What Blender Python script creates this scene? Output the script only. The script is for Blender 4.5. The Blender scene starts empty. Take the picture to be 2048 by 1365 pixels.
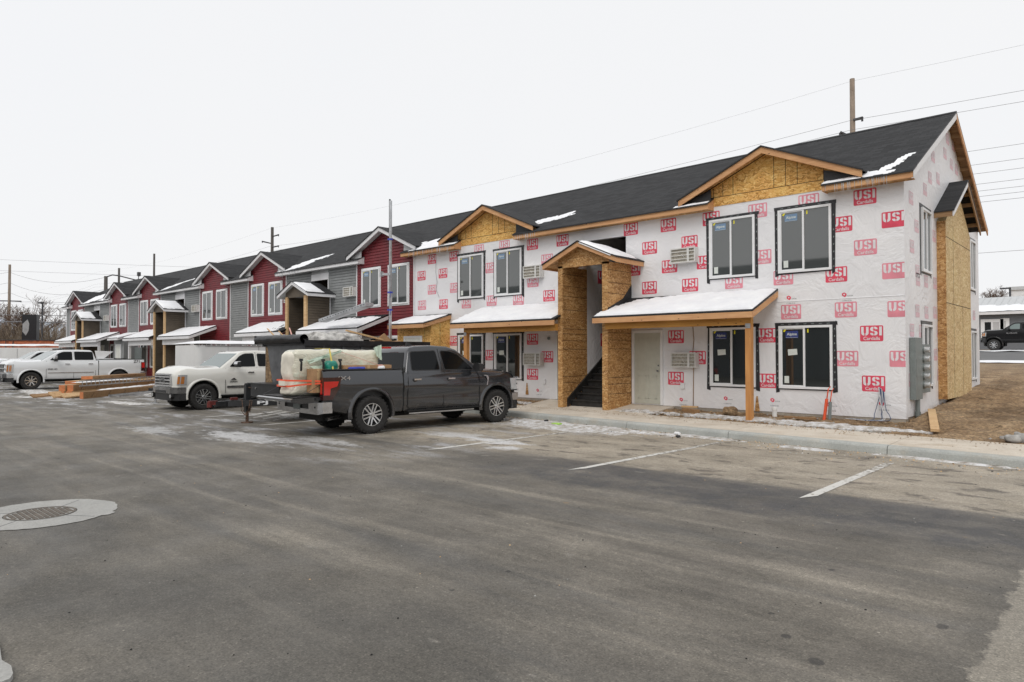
import bpy, bmesh, math, random
from math import sin, cos, pi, radians, sqrt, atan2
from mathutils import Vector, Matrix, noise
random.seed(7)
scene = bpy.context.scene
C = scene.collection
V = Vector
ORG = {}

# ---------------------------------------------------------------- mesh builder
class MB:
    def __init__(s): s.v=[]; s.f=[]; s.m=[]; s.s=[]
    def add(s, vs, fs, mi=0, sm=False):
        b=len(s.v); s.v += [V(p) for p in vs]
        for f in fs: s.f.append([b+i for i in f]); s.m.append(mi); s.s.append(sm)
    def box(s,x0,x1,y0,y1,z0,z1,mi=0):
        s.add([(x0,y0,z0),(x1,y0,z0),(x1,y1,z0),(x0,y1,z0),(x0,y0,z1),(x1,y0,z1),(x1,y1,z1),(x0,y1,z1)],
              [(0,3,2,1),(4,5,6,7),(0,1,5,4),(1,2,6,5),(2,3,7,6),(3,0,4,7)],mi)
    def beam(s,p0,p1,w,h,mi=0,up=(0,0,1)):
        p0=V(p0);p1=V(p1);d=(p1-p0).normalized();u=V(up)
        r=d.cross(u)
        if r.length<1e-4: r=d.cross(V((1,0,0)))
        r.normalize();u=r.cross(d).normalized()
        r=r*(w/2);u=u*(h/2)
        s.add([p0-r-u,p0+r-u,p0+r+u,p0-r+u,p1-r-u,p1+r-u,p1+r+u,p1-r+u],
              [(0,3,2,1),(4,5,6,7),(0,1,5,4),(1,2,6,5),(2,3,7,6),(3,0,4,7)],mi)
    def prism(s,pts,ex,mi=0,sm=False,mi_side=None):
        pts=[V(p) for p in pts];ex=V(ex);n=len(pts)
        c=sum((pts[i].cross(pts[(i+1)%n]) for i in range(n)),V((0,0,0)))
        if c.dot(ex)>0: pts=pts[::-1]
        s.add(pts,[list(range(n))],mi)
        s.add([p+ex for p in pts],[list(range(n))[::-1]],mi)
        s.add(pts+[p+ex for p in pts],[(i,n+i,n+(i+1)%n,(i+1)%n) for i in range(n)],mi if mi_side is None else mi_side,sm)
    def cyl(s,p0,p1,r0,r1=None,n=12,mi=0,caps=True,sm=True):
        p0=V(p0);p1=V(p1); r1=r0 if r1 is None else r1
        d=(p1-p0).normalized(); a=d.orthogonal().normalized(); b=d.cross(a)
        vs=[p0+(a*cos(2*pi*i/n)+b*sin(2*pi*i/n))*r0 for i in range(n)]+[p1+(a*cos(2*pi*i/n)+b*sin(2*pi*i/n))*r1 for i in range(n)]
        s.add(vs,[(i,(i+1)%n,n+(i+1)%n,n+i) for i in range(n)],mi,sm)
        if caps: s.add(vs[:n],[list(range(n))[::-1]],mi); s.add(vs[n:],[list(range(n))],mi)
    def tube(s,path,r,n=6,mi=0,r1=None):
        path=[V(p) for p in path]; N=len(path); vs=[]
        for k,p in enumerate(path):
            t=(path[min(k+1,N-1)]-path[max(k-1,0)]).normalized()
            ref=V((0,0,1)) if abs(t.z)<.9 else V((1,0,0))
            a=t.cross(ref).normalized(); b=t.cross(a)
            rr=r if r1 is None else r+(r1-r)*k/(N-1)
            vs+=[p+(a*cos(2*pi*i/n)+b*sin(2*pi*i/n))*rr for i in range(n)]
        fs=[(k*n+i,k*n+(i+1)%n,(k+1)*n+(i+1)%n,(k+1)*n+i) for k in range(N-1) for i in range(n)]
        s.add(vs,fs+[list(range(n))[::-1],[(N-1)*n+i for i in range(n)]],mi,True)
    def lathe(s,prof,c,axis,n=32,mi=0,sm=True,mis=None):
        c=V(c);d=V(axis).normalized();a=d.orthogonal().normalized();b=d.cross(a);N=len(prof)
        vs=[c+d*h+(a*cos(2*pi*i/n)+b*sin(2*pi*i/n))*r for (r,h) in prof for i in range(n)]
        for k in range(N-1):
            s.add([],[],0)
        bse=len(s.v); s.v+=vs
        for k in range(N-1):
            for i in range(n):
                s.f.append([bse+k*n+i,bse+k*n+(i+1)%n,bse+(k+1)*n+(i+1)%n,bse+(k+1)*n+i]); s.m.append(mi if mis is None else mis[k]); s.s.append(sm)
    def grid(s,fn,nu,nv,mi=0,sm=True,keep=None):
        P=[[fn(i/nu,j/nv) for j in range(nv+1)] for i in range(nu+1)]
        vs=[p for r in P for p in r]; fs=[]
        for i in range(nu):
            for j in range(nv):
                if keep and not keep(i,j): continue
                fs.append((i*(nv+1)+j,(i+1)*(nv+1)+j,(i+1)*(nv+1)+j+1,i*(nv+1)+j+1))
        s.add(vs,fs,mi,sm)
    def build(s,name,mats,parent=None,loc=None,label=None,cat=None,group=None,kind=None,sharp=None):
        if not isinstance(mats,(list,tuple)): mats=[mats]
        me=bpy.data.meshes.new(name)
        if parent is not None: M=ORG[parent.name]
        elif loc is not None: M=Matrix.Translation(V(loc))
        else: M=Matrix.Identity(4)
        inv=M.inverted()
        if parent is not None and parent.get('_local'): inv=Matrix.Identity(4)
        used=sorted(set(i for f in s.f for i in f)); mp={o:i for i,o in enumerate(used)}
        me.from_pydata([inv@s.v[i] for i in used],[],[[mp[i] for i in f] for f in s.f])
        me.polygons.foreach_set('material_index',s.m); me.polygons.foreach_set('use_smooth',s.s)
        for m in mats: me.materials.append(m)
        if sharp: 
            try: me.set_sharp_from_angle(angle=radians(sharp))
            except Exception: pass
        me.update()
        o=bpy.data.objects.new(name,me); C.objects.link(o)
        if parent is not None: o.parent=parent; ORG[o.name]=M
        else: o.location=M.translation; ORG[o.name]=M
        if parent is not None and parent.get('_local'): o['_local']=1
        tag(o,label,cat,group,kind)
        return o
def tag(o,label=None,cat=None,group=None,kind=None):
    if label: o['label']=label
    if cat: o['category']=cat
    if group: o['group']=group
    if kind: o['kind']=kind
def thing(name,label,cat,loc=(0,0,0),rotz=0,group=None,local=False):
    o=bpy.data.objects.new(name,None); C.objects.link(o); o.empty_display_size=.3
    o.location=loc; o.rotation_euler=(0,0,rotz)
    tag(o,label,cat,group); ORG[o.name]=Matrix.Translation(V(loc))@Matrix.Rotation(rotz,4,'Z')
    if local: o['_local']=1
    return o
_tc={}
def text_polys(t,off=0.0):
    k=(t,off)
    if k not in _tc:
        cu=bpy.data.curves.new('lettering','FONT'); cu.body=t; cu.align_x='CENTER'; cu.align_y='CENTER'; cu.offset=off; cu.resolution_u=3
        ob=bpy.data.objects.new('lettering',cu); C.objects.link(ob)
        dg=bpy.context.evaluated_depsgraph_get(); me=bpy.data.meshes.new_from_object(ob.evaluated_get(dg))
        vs=[v.co.copy() for v in me.vertices]; fs=[list(p.vertices) for p in me.polygons]
        bpy.data.objects.remove(ob); bpy.data.curves.remove(cu); bpy.data.meshes.remove(me)
        _tc[k]=(vs,fs)
    return _tc[k]
def put_text(mb,t,o,xd,yd,w=None,h=None,mi=0,off=0.0):
    vs,fs=text_polys(t,off)
    if not vs: return
    x0=min(v.x for v in vs);x1=max(v.x for v in vs);y0=min(v.y for v in vs);y1=max(v.y for v in vs)
    sx=w/(x1-x0) if w else None; sy=h/(y1-y0) if h else None
    sx=sx or sy; sy=sy or sx
    o=V(o);xd=V(xd);yd=V(yd)
    mb.add([o+xd*((v.x-(x0+x1)/2)*sx)+yd*((v.y-(y0+y1)/2)*sy) for v in vs],fs,mi)

# ---------------------------------------------------------------- materials
def new_mat(name):
    m=bpy.data.materials.new(name); m.use_nodes=True; nt=m.node_tree
    b=nt.nodes['Principled BSDF']; return m,nt,b
class NG:
    def __init__(s,nt): s.nt=nt
    def n(s,t,**k):
        x=s.nt.nodes.new(t)
        for a,b in k.items(): setattr(x,a,b)
        return x
    def l(s,a,b): s.nt.links.new(a,b)
    def pos(s,scale=(1,1,1),rot=(0,0,0),loc=(0,0,0)):
        tc=s.n('ShaderNodeTexCoord'); mp=s.n('ShaderNodeMapping'); mp.inputs['Scale'].default_value=scale
        mp.inputs['Rotation'].default_value=rot; mp.inputs['Location'].default_value=loc
        s.l(tc.outputs['Object'],mp.inputs['Vector']); return mp.outputs[0]
    def noise(s,vec,scale,detail=4,rough=.55,dist=0):
        x=s.n('ShaderNodeTexNoise'); x.inputs['Scale'].default_value=scale; x.inputs['Detail'].default_value=detail
        x.inputs['Roughness'].default_value=rough; x.inputs['Distortion'].default_value=dist; s.l(vec,x.inputs['Vector']); return x.outputs['Fac']
    def vor(s,vec,scale,out='Color',feat='F1',rnd=1):
        x=s.n('ShaderNodeTexVoronoi'); x.feature=feat; x.inputs['Scale'].default_value=scale; s.l(vec,x.inputs['Vector']); return x.outputs[out]
    def ramp(s,fac,stops):
        r=s.n('ShaderNodeValToRGB'); e=r.color_ramp.elements
        while len(e)>1: e.remove(e[0])
        e[0].position=stops[0][0]; e[0].color=col(stops[0][1])
        for p,c in stops[1:]:
            q=e.new(p); q.color=col(c)
        s.l(fac,r.inputs[0]); return r.outputs[0]
    def mix(s,f,a,b,bt='MIX'):
        x=s.n('ShaderNodeMix'); x.data_type='RGBA'; x.blend_type=bt
        for sock,val in ((x.inputs[0],f),(x.inputs[6],a),(x.inputs[7],b)):
            if hasattr(val,'is_linked') or hasattr(val,'links'): s.l(val,sock)
            elif isinstance(val,(int,float)) and sock==x.inputs[0]: sock.default_value=val
            else: sock.default_value=col(val)
        return x.outputs[2]
    def math(s,op,a,b=None,c=None,clamp=False):
        x=s.n('ShaderNodeMath'); x.operation=op; x.use_clamp=clamp
        for i,v in enumerate((a,b,c)):
            if v is None: continue
            if isinstance(v,(int,float)): x.inputs[i].default_value=v
            else: s.l(v,x.inputs[i])
        return x.outputs[0]
    def smooth(s,v,a,b):
        x=s.n('ShaderNodeMapRange'); x.interpolation_type='SMOOTHSTEP'; x.inputs[1].default_value=a; x.inputs[2].default_value=b
        s.l(v,x.inputs[0]); return x.outputs[0]
    def xyz(s):
        tc=s.n('ShaderNodeTexCoord'); q=s.n('ShaderNodeSeparateXYZ'); s.l(tc.outputs['Object'],q.inputs[0]); return q.outputs[0],q.outputs[1],q.outputs[2]
    def comb(s,x,y,z):
        q=s.n('ShaderNodeCombineXYZ')
        for i,v in enumerate((x,y,z)):
            if isinstance(v,(int,float)): q.inputs[i].default_value=v
            else: s.l(v,q.inputs[i])
        return q.outputs[0]
    def bump(s,h,strength,dist,bsdf,prev=None):
        b=s.n('ShaderNodeBump'); b.inputs['Strength'].default_value=strength; b.inputs['Distance'].default_value=dist
        s.l(h,b.inputs['Height'])
        if prev is not None: s.l(prev,b.inputs['Normal'])
        s.l(b.outputs[0],bsdf.inputs['Normal']); return b.outputs[0]
def col(c):
    if isinstance(c,(int,float)): return (c,c,c,1)
    return (c[0],c[1],c[2],1)
def sr(r,g,b):
    f=lambda x: (x/255/12.92 if x/255<=.04045 else ((x/255+.055)/1.055)**2.4)
    return (f(r),f(g),f(b))
def simple(name,c,rough=.6,metal=0,var=.08,scale=6,bump=0,coat=0,spec=None,emit=None,ior=None):
    m,nt,b=new_mat(name); g=NG(nt)
    p=g.pos()
    if var>0:
        n=g.noise(p,scale,5,.6)
        a=tuple(x*(1-var*2) for x in c); d=tuple(min(1,x*(1+var*2)) for x in c)
        g.l(g.ramp(n,[(.3,a),(.7,d)]),b.inputs['Base Color'])
        g.l(g.math('MULTIPLY_ADD',n,.15,rough-.07),b.inputs['Roughness'])
    else:
        b.inputs['Base Color'].default_value=col(c); b.inputs['Roughness'].default_value=rough
    b.inputs['Metallic'].default_value=metal
    if coat: b.inputs['Coat Weight'].default_value=coat; b.inputs['Coat Roughness'].default_value=.04
    if ior: b.inputs['IOR'].default_value=ior
    if bump: g.bump(g.noise(p,scale*6,4),bump,.01,b)
    return m
MT={}
def M(k): return MT[k]

def mk_materials():
    # asphalt --------------------------------------------------
    m,nt,b=new_mat('asphalt'); g=NG(nt); X,Y,Z=g.xyz(); P=g.pos()
    big=g.noise(g.pos((.35,1,1)),.35,4,.6); mid=g.noise(P,2.2,5,.65); fine=g.noise(P,70,3,.7); grit=g.vor(P,95,'Color')
    base=g.ramp(big,[(.30,(.098,.090,.077)),(.70,(.190,.170,.138))])
    tracks=g.noise(g.pos((.12,1.6,1),rot=(0,0,.06)),1.5,4,.6)
    base=g.mix(g.math('MULTIPLY',g.smooth(tracks,.48,.70),.8),base,(.232,.208,.170))
    tr2=g.noise(g.pos((.10,1.1,1),rot=(0,0,-.10),loc=(5,3,0)),1.3,5,.6)
    base=g.mix(g.math('MULTIPLY',g.smooth(tr2,.50,.68),.65),base,(.092,.088,.080))
    patchy=g.noise(g.pos((.8,1.2,1)),.85,9,.68)
    base=g.mix(.9,base,g.ramp(patchy,[(.30,.26),(.70,.74)]),'OVERLAY')
    # tan tracked-in dirt in the stalls
    jit=g.math('MULTIPLY_ADD',mid,1.6,-.8)
    yd=g.math('ADD',Y,jit)
    stall=g.math('MULTIPLY',g.smooth(yd,8.4,9.6),g.smooth(X,-17,-11.5))
    dirtn=g.noise(g.pos((.7,1.5,1)),1.0,6,.68)
    stc=g.ramp(dirtn,[(.28,(.17,.148,.118)),(.42,(.30,.262,.205)),(.56,(.37,.325,.26)),(.75,(.50,.43,.33))])
    base=g.mix(g.math('MULTIPLY',stall,.92),base,stc)
    # darker seam strip at stall ends on the right
    xs=g.smooth(X,-9.5,-6)
    band=g.math('MULTIPLY',g.smooth(g.math('ADD',Y,g.math('MULTIPLY_ADD',mid,.9,-.45)),6.9,7.7),g.math('SUBTRACT',1,g.smooth(g.math('ADD',Y,g.math('MULTIPLY_ADD',fine,.1,-.05)),8.95,9.15)))
    base=g.mix(g.math('MULTIPLY',g.math('MULTIPLY',band,xs),g.math('MULTIPLY_ADD',g.smooth(mid,.35,.65),.45,.45)),base,(.060,.060,.062))
    # dark oily smudges
    dk=g.noise(g.pos((1.2,2.2,1)),1.3,5,.7)
    base=g.mix(g.math('MULTIPLY',g.math('MULTIPLY',g.smooth(dk,.53,.64),stall),.75),base,(.07,.06,.05))
    # pale frost / salt film round the parked trucks
    icy=g.noise(g.pos((.45,1.3,1),loc=(3,1,0)),1.1,7,.72)
    reg=g.math('MULTIPLY',g.smooth(yd,5.4,7.4),g.math('SUBTRACT',1,g.smooth(X,-10.5,-8)))
    base=g.mix(g.math('MULTIPLY',g.math('MULTIPLY',g.smooth(icy,.50,.66),reg),.85),base,(.42,.42,.43))
    far=g.math('MULTIPLY',g.math('SUBTRACT',1,g.smooth(X,-30,-22)),g.smooth(Y,4,7))
    base=g.mix(g.math('MULTIPLY',g.math('MULTIPLY',g.smooth(icy,.52,.66),far),.8),base,(.50,.51,.52))
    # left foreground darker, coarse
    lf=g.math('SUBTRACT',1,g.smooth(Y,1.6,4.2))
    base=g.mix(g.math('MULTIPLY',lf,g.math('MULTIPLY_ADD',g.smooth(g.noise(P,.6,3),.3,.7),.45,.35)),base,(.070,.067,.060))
    def blob(cx,cy,rx,ry,lo=.0,hi=.5):
        dx=g.math('DIVIDE',g.math('SUBTRACT',X,cx),rx); dy=g.math('DIVIDE',g.math('SUBTRACT',Y,cy),ry)
        d=g.math('SQRT',g.math('ADD',g.math('MULTIPLY',dx,dx),g.math('MULTIPLY',dy,dy)))
        v=g.math('ADD',g.math('SUBTRACT',1,d),g.math('MULTIPLY_ADD',g.noise(g.pos((1,1.6,1)),2.6,7,.72),3.2,-1.75))
        return g.smooth(v,lo,hi)
    for (cx,cy,rx,ry,k) in ((-9.6,9.9,1.1,.45,.9),(-8.8,9.3,.5,.3,.8),(-11.0,10.1,1.2,.6,.6),(-14.0,6.8,2.2,.7,.75),(-16.8,6.0,1.6,.5,.5),(-10.4,12.7,2.6,.7,.85),(-12.2,7.6,1.6,.4,.5)):
        base=g.mix(g.math('MULTIPLY',blob(cx,cy,rx,ry),k),base,(.60,.60,.60))
    for (cx,cy,r) in [(-1.39, 4.06, 0.055), (-1.65, 4.3, 0.04), (-0.97, 5.12, 0.045), (-1.86, 4.6, 0.025), (-1.88, 5.86, 0.03), (-3.78, 4.05, 0.03), (-2.38, 12.57, 0.05), (-3.79, 3.45, 0.03)]:
        dx=g.math('SUBTRACT',X,cx); dy=g.math('SUBTRACT',Y,cy); dd=g.math('SQRT',g.math('ADD',g.math('MULTIPLY',dx,dx),g.math('MULTIPLY',dy,dy)))
        base=g.mix(g.math('MULTIPLY',g.math('SUBTRACT',1,g.smooth(g.math('ADD',dd,g.math('MULTIPLY_ADD',g.noise(P,14,3),.06,-.03)),r*.7,r)),.75),base,(.030,.028,.026))
    # light worn patches
    wp=g.noise(g.pos((1,1.9,1),loc=(7,2,0)),1.7,3,.5)
    base=g.mix(g.math('MULTIPLY',g.smooth(wp,.69,.73),.45),base,(.27,.25,.22))
    wo=g.noise(g.pos((1,1.7,1),loc=(1,9,0)),2.1,4,.6)
    base=g.mix(g.math('MULTIPLY',g.math('MULTIPLY',g.smooth(wo,.70,.74),g.smooth(Y,5.5,7)),.7),base,(.42,.27,.12))
    sp=g.vor(P,5.5,'Distance'); 
    base=g.mix(g.math('MULTIPLY',g.math('SUBTRACT',1,g.smooth(sp,.035,.06)),.7),base,(.03,.028,.026))
    sp2=g.vor(g.pos(loc=(3,8,1)),3.1,'Distance')
    base=g.mix(g.math('MULTIPLY',g.math('SUBTRACT',1,g.smooth(sp2,.02,.04)),.8),base,(.42,.38,.32))
    # rough old concrete apron at the right edge
    edge=g.math('MULTIPLY',g.smooth(g.math('ADD',X,g.math('MULTIPLY_ADD',g.noise(P,5,6,.75),.42,-.21)),-.74,-.70),g.math('SUBTRACT',1,g.smooth(Y,6.9,7.3)))
    edg2=g.math('MULTIPLY',g.smooth(g.math('ADD',X,g.math('MULTIPLY_ADD',g.noise(P,5,6,.75),.42,-.21)),-1.05,-.74),g.math('SUBTRACT',1,g.smooth(Y,6.9,7.3)))
    base=g.mix(g.math('MULTIPLY',edg2,.45),base,(.085,.08,.07))
    base=g.mix(g.math('MULTIPLY',edge,.9),base,(.26,.236,.195))
    gs=g.n('ShaderNodeSeparateColor'); g.l(grit,gs.inputs[0])
    base=g.mix(.5,base,g.ramp(gs.outputs[0],[(0,.22),(.3,.46),(.75,.52),(.93,.66),(1,1.0)]),'OVERLAY')
    base=g.mix(.55,base,g.ramp(fine,[(.3,.22),(.7,.78)]),'OVERLAY')
    base=g.mix(.5,base,g.ramp(g.noise(P,18,4,.7),[(.3,.3),(.7,.7)]),'OVERLAY')
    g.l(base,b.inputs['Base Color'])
    g.l(g.ramp(g.noise(P,1.4,4),[(.3,.55),(.7,.85)]),b.inputs['Roughness'])
    p1=g.bump(gs.outputs[0],.35,.006,b); g.bump(fine,.5,.008,b,p1)
    MT['asphalt']=m
    # concrete
    def concrete(name,c1,c2,stain=(.3,.24,.17),st=.5):
        m,nt,b=new_mat(name); g=NG(nt); P=g.pos(); n=g.noise(P,1.6,6,.65); f=g.noise(P,45,4,.7)
        base=g.ramp(n,[(.3,c1),(.7,c2)])
        base=g.mix(g.math('MULTIPLY',g.smooth(g.noise(g.pos((.7,1.4,1)),2.2,6,.7),.5,.7),st),base,stain)
        base=g.mix(.35,base,g.ramp(f,[(.3,.25),(.7,.75)]),'OVERLAY')
        g.l(base,b.inputs['Base Color']); b.inputs['Roughness'].default_value=.85
        g.bump(f,.3,.006,b); MT[name]=m
    concrete('sidewalk',(.50,.44,.36),(.66,.60,.51),(.36,.27,.17),.55)
    concrete('curb_concrete',(.33,.345,.33),(.46,.47,.44),(.40,.34,.26),.4)
    concrete('old_concrete',(.30,.30,.285),(.40,.395,.375),(.24,.22,.19),.3)
    concrete('foundation',(.27,.24,.20),(.42,.38,.32),(.2,.14,.08),.6)
    # dirt
    m,nt,b=new_mat('dirt'); g=NG(nt); P=g.pos(); n=g.noise(P,1.1,7,.7); f=g.noise(P,14,6,.75)
    base=g.ramp(n,[(.28,(.20,.12,.06)),(.5,(.42,.28,.155)),(.72,(.62,.45,.28))])
    base=g.mix(.9,base,g.ramp(f,[(.32,.10),(.68,.90)]),'OVERLAY')
    base=g.mix(g.math('MULTIPLY',g.smooth(g.noise(P,.7,6,.7),.5,.62),.55),base,(.11,.065,.03))
    base=g.mix(g.math('MULTIPLY',g.smooth(g.noise(g.pos(loc=(9,4,0)),1.9,5,.7),.58,.68),.5),base,(.55,.43,.28))
    _,Yc,_=g.xyz()
    base=g.mix(g.math('MULTIPLY',g.smooth(Yc,26,42),.4),base,(.24,.20,.15))  # far ground greyed with distance: haze mixed into the dirt colour
    g.l(base,b.inputs['Base Color']); b.inputs['Roughness'].default_value=.95
    g.bump(f,1.0,.12,b); MT['dirt']=m
    # snow
    m,nt,b=new_mat('snow'); g=NG(nt); P=g.pos(); f=g.noise(P,30,5,.6)
    g.l(g.ramp(g.noise(P,2.5,5),[(.3,(.80,.81,.84)),(.7,(.90,.91,.92))]),b.inputs['Base Color']); b.inputs['Roughness'].default_value=.7
    g.bump(f,.5,.02,b); MT['snow']=m
    m,nt,b=new_mat('dirty_snow'); g=NG(nt); P=g.pos(); f=g.noise(P,25,5,.7)
    g.l(g.ramp(g.noise(P,4.5,7,.75),[(.34,(.24,.20,.15)),(.45,(.46,.43,.39)),(.56,(.68,.68,.68)),(.7,(.80,.81,.83))]),b.inputs['Base Color']); b.inputs['Roughness'].default_value=.75
    g.bump(f,.8,.03,b); MT['dirty_snow']=m
    # shingles; 'x' courses run along X, 'y' along Y
    for nm,ax in (('shingles',0),('shingles_cross',1)):
        m,nt,b=new_mat(nm); g=NG(nt); X,Y,Z=g.xyz()
        vec=g.comb((X,Y)[ax],g.math('MULTIPLY',Z,2.15 if ax==0 else 2.45),0)
        br=g.n('ShaderNodeTexBrick'); g.l(vec,br.inputs['Vector']); br.inputs['Scale'].default_value=1
        br.inputs['Brick Width'].default_value=.32; br.inputs['Row Height'].default_value=.14; br.inputs['Mortar Size'].default_value=.008
        br.inputs['Color1'].default_value=(.009,.0095,.011,1); br.inputs['Color2'].default_value=(.028,.029,.031,1); br.inputs['Mortar'].default_value=(.003,.003,.004,1)
        br.offset=.5; br.offset_frequency=2
        n=g.noise(vec,5,6,.7); f=g.noise(vec,60,3,.7)
        c=g.mix(.55,br.outputs['Color'],g.ramp(n,[(.3,.3),(.7,.72)]),'OVERLAY'); c=g.mix(.4,c,g.ramp(f,[(.3,.2),(.7,.8)]),'OVERLAY')
        g.l(c,b.inputs['Base Color']); b.inputs['Roughness'].default_value=.9
        g.bump(br.outputs['Fac'],-.6,.02,b); MT[nm]=m
    # OSB
    def osb(name,cs,horizontal=False):
        m,nt,b=new_mat(name); g=NG(nt)
        P=g.pos((9,9,36) if not horizontal else (22,22,9)); w=g.noise(g.pos(),9,4,.7)
        vm=g.n('ShaderNodeVectorMath'); vm.operation='ADD'; g.l(P,vm.inputs[0])
        wn=g.n('ShaderNodeTexNoise'); wn.inputs['Scale'].default_value=5; wn.inputs['Detail'].default_value=3; g.l(g.pos(),wn.inputs['Vector'])
        sc=g.n('ShaderNodeVectorMath'); sc.operation='SCALE'; sc.inputs[3].default_value=9; g.l(wn.outputs['Color'],sc.inputs[0]); g.l(sc.outputs[0],vm.inputs[1])
        v=g.vor(vm.outputs[0],1.0,'Color'); q=g.n('ShaderNodeSeparateColor'); g.l(v,q.inputs[0])
        c=g.ramp(q.outputs[0],[(0,cs[0]),(.35,cs[1]),(.7,cs[2]),(1,cs[3])])
        c=g.mix(.5,c,g.ramp(g.noise(g.pos(),1.3,3),[(.3,.36),(.7,.62)]),'OVERLAY')
        g.l(c,b.inputs['Base Color']); b.inputs['Roughness'].default_value=.75
        g.bump(q.outputs[0],.25,.004,b); MT[name]=m
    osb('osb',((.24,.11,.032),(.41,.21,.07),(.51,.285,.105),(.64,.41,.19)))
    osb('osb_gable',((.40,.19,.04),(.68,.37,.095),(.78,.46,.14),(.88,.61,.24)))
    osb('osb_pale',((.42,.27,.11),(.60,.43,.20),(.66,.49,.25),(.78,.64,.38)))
    # lumber
    def wood(name,c1,c2,axis):
        m,nt,b=new_mat(name); g=NG(nt); s=[26,26,26]; s[axis]=1.2
        n=g.noise(g.pos(tuple(s)),1,5,.6,.6); big=g.noise(g.pos(),1.7,3)
        c=g.ramp(n,[(.3,c1),(.7,c2)]); c=g.mix(.4,c,g.ramp(big,[(.3,.35),(.7,.65)]),'OVERLAY')
        kn=g.vor(g.pos(tuple(4 if i==axis else 9 for i in range(3))),1.0,'Distance'); c=g.mix(g.math('SUBTRACT',1,g.smooth(kn,.06,.12)),c,(.09,.03,.012))
        g.l(c,b.inputs['Base Color']); b.inputs['Roughness'].default_value=.7; MT[name]=m
    wood('fir_x',(.52,.26,.115),(.68,.39,.19),0); wood('fir_y',(.52,.26,.115),(.68,.39,.19),1); wood('fir_z',(.46,.20,.06),(.60,.30,.10),2)
    wood('glulam',(.42,.19,.035),(.60,.31,.075),0)
    wood('lumber_tan',(.50,.31,.14),(.68,.47,.26),0); wood('lumber_brown',(.23,.125,.055),(.38,.235,.115),0)
    wood('pole_wood',(.22,.17,.13),(.42,.34,.27),2); wood('pole_dark',(.075,.068,.062),(.13,.12,.11),2)
    # house wrap
    m,nt,b=new_mat('house_wrap'); g=NG(nt); P=g.pos()
    n1=g.noise(g.pos((1,1,1),rot=(0,.7,0)),1.3,4,.55,1.8); r1=g.math('ABSOLUTE',g.math('SUBTRACT',n1,.5))
    n2=g.noise(g.pos((3.2,3.2,.8),rot=(0,.5,0)),1.6,5,.6,1.2); n3=g.noise(P,22,4,.6)
    c=g.ramp(g.noise(P,.8,4),[(.3,(.76,.76,.78)),(.7,(.84,.835,.845))])
    g.l(c,b.inputs['Base Color']); b.inputs['Roughness'].default_value=.42
    p1=g.bump(r1,.55,.08,b); p2=g.bump(n2,.38,.028,b,p1); g.bump(n3,.12,.005,b,p2); MT['house_wrap']=m
    S=lambda k,*a,**kw: MT.__setitem__(k,simple(k,*a,**kw))
    S('stencil_red',(.70,.065,.115),.5,var=.10,scale=3); S('stencil_faded',(.74,.26,.32),.5,var=.08,scale=3); S('stencil_pale',(.74,.50,.55),.5,var=.06)
    S('wrap_print',(.76,.74,.76),.45,var=.04); S('print_grey',(.35,.33,.36),.6)
    S('white_trim',(.74,.74,.75),.45,var=.03,scale=2); S('vinyl_white',(.80,.81,.82),.35,var=.02)
    S('soffit',(.50,.505,.51),.6,var=.03); S('red_siding',(.175,.016,.023),.5,var=.10,scale=2.5); S('grey_siding',(.235,.245,.245),.55,var=.07,scale=2.5)
    S('brown_siding',(.105,.083,.06),.6,var=.08,scale=2.5); S('slate_siding',(.16,.17,.185),.6,var=.05)
    S('black_felt',(.016,.016,.017),.55,var=.15,scale=4,bump=.4); S('tape_black',(.022,.022,.025),.38,var=.2,scale=9,bump=.5)
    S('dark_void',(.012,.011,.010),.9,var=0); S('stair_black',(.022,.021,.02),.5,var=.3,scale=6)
    S('glass_dark',(.020,.024,.024),.03,var=0,ior=1.95); S('glass_sky',(.060,.068,.068),.03,var=0,ior=2.0)  # glass_sky: upper panes, sky reflection lifted into the base colour
    S('sticker_blue',(.035,.055,.22),.4,var=.05); S('sticker_paleblue',(.16,.26,.40),.4,var=.05); S('sticker_white',(.66,.70,.66),.5,var=.04); S('sticker_yellow',(.80,.72,.03),.5,var=.03)
    S('door_paint',(.52,.53,.46),.45,var=.03); S('door_white',(.70,.71,.66),.45,var=.04); S('metal_grey',(.42,.43,.43),.4,metal=.7,var=.08)
    S('galvanised',(.50,.51,.52),.38,metal=.85,var=.15,scale=3); S('dark_steel',(.08,.08,.085),.45,metal=.6,var=.15)
    S('electric_grey',(.20,.225,.22),.5,metal=.2,var=.06); S('pvc_white',(.80,.80,.78),.4); S('orange_pipe',(.78,.10,.03),.4,var=.06); S('cable_blue',(.03,.06,.14),.4); S('cable_white',(.55,.55,.55),.4)
    S('ac_white',(.66,.655,.63),.5,var=.05); S('ac_core',(.40,.37,.31),.6,var=.2,scale=20)
    S('cast_iron',(.15,.125,.10),.6,metal=.4,var=.25,scale=20); S('stripe_paint',(.62,.61,.57),.7,var=.18,scale=6)
    S('ice',(.60,.61,.62),.35,var=.15,scale=5)
    # worn line paint
    m,nt,b=new_mat('worn_paint'); g=NG(nt); P=g.pos(); X,Y,Z=g.xyz()
    w=g.math('ADD',g.noise(P,9,7,.75),g.math('MULTIPLY',g.smooth(Y,8.8,12.5),.10))
    g.l(g.mix(g.smooth(w,.53,.66),(.60,.59,.555),(.20,.175,.14)),b.inputs['Base Color']); b.inputs['Roughness'].default_value=.8; MT['worn_paint']=m
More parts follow.
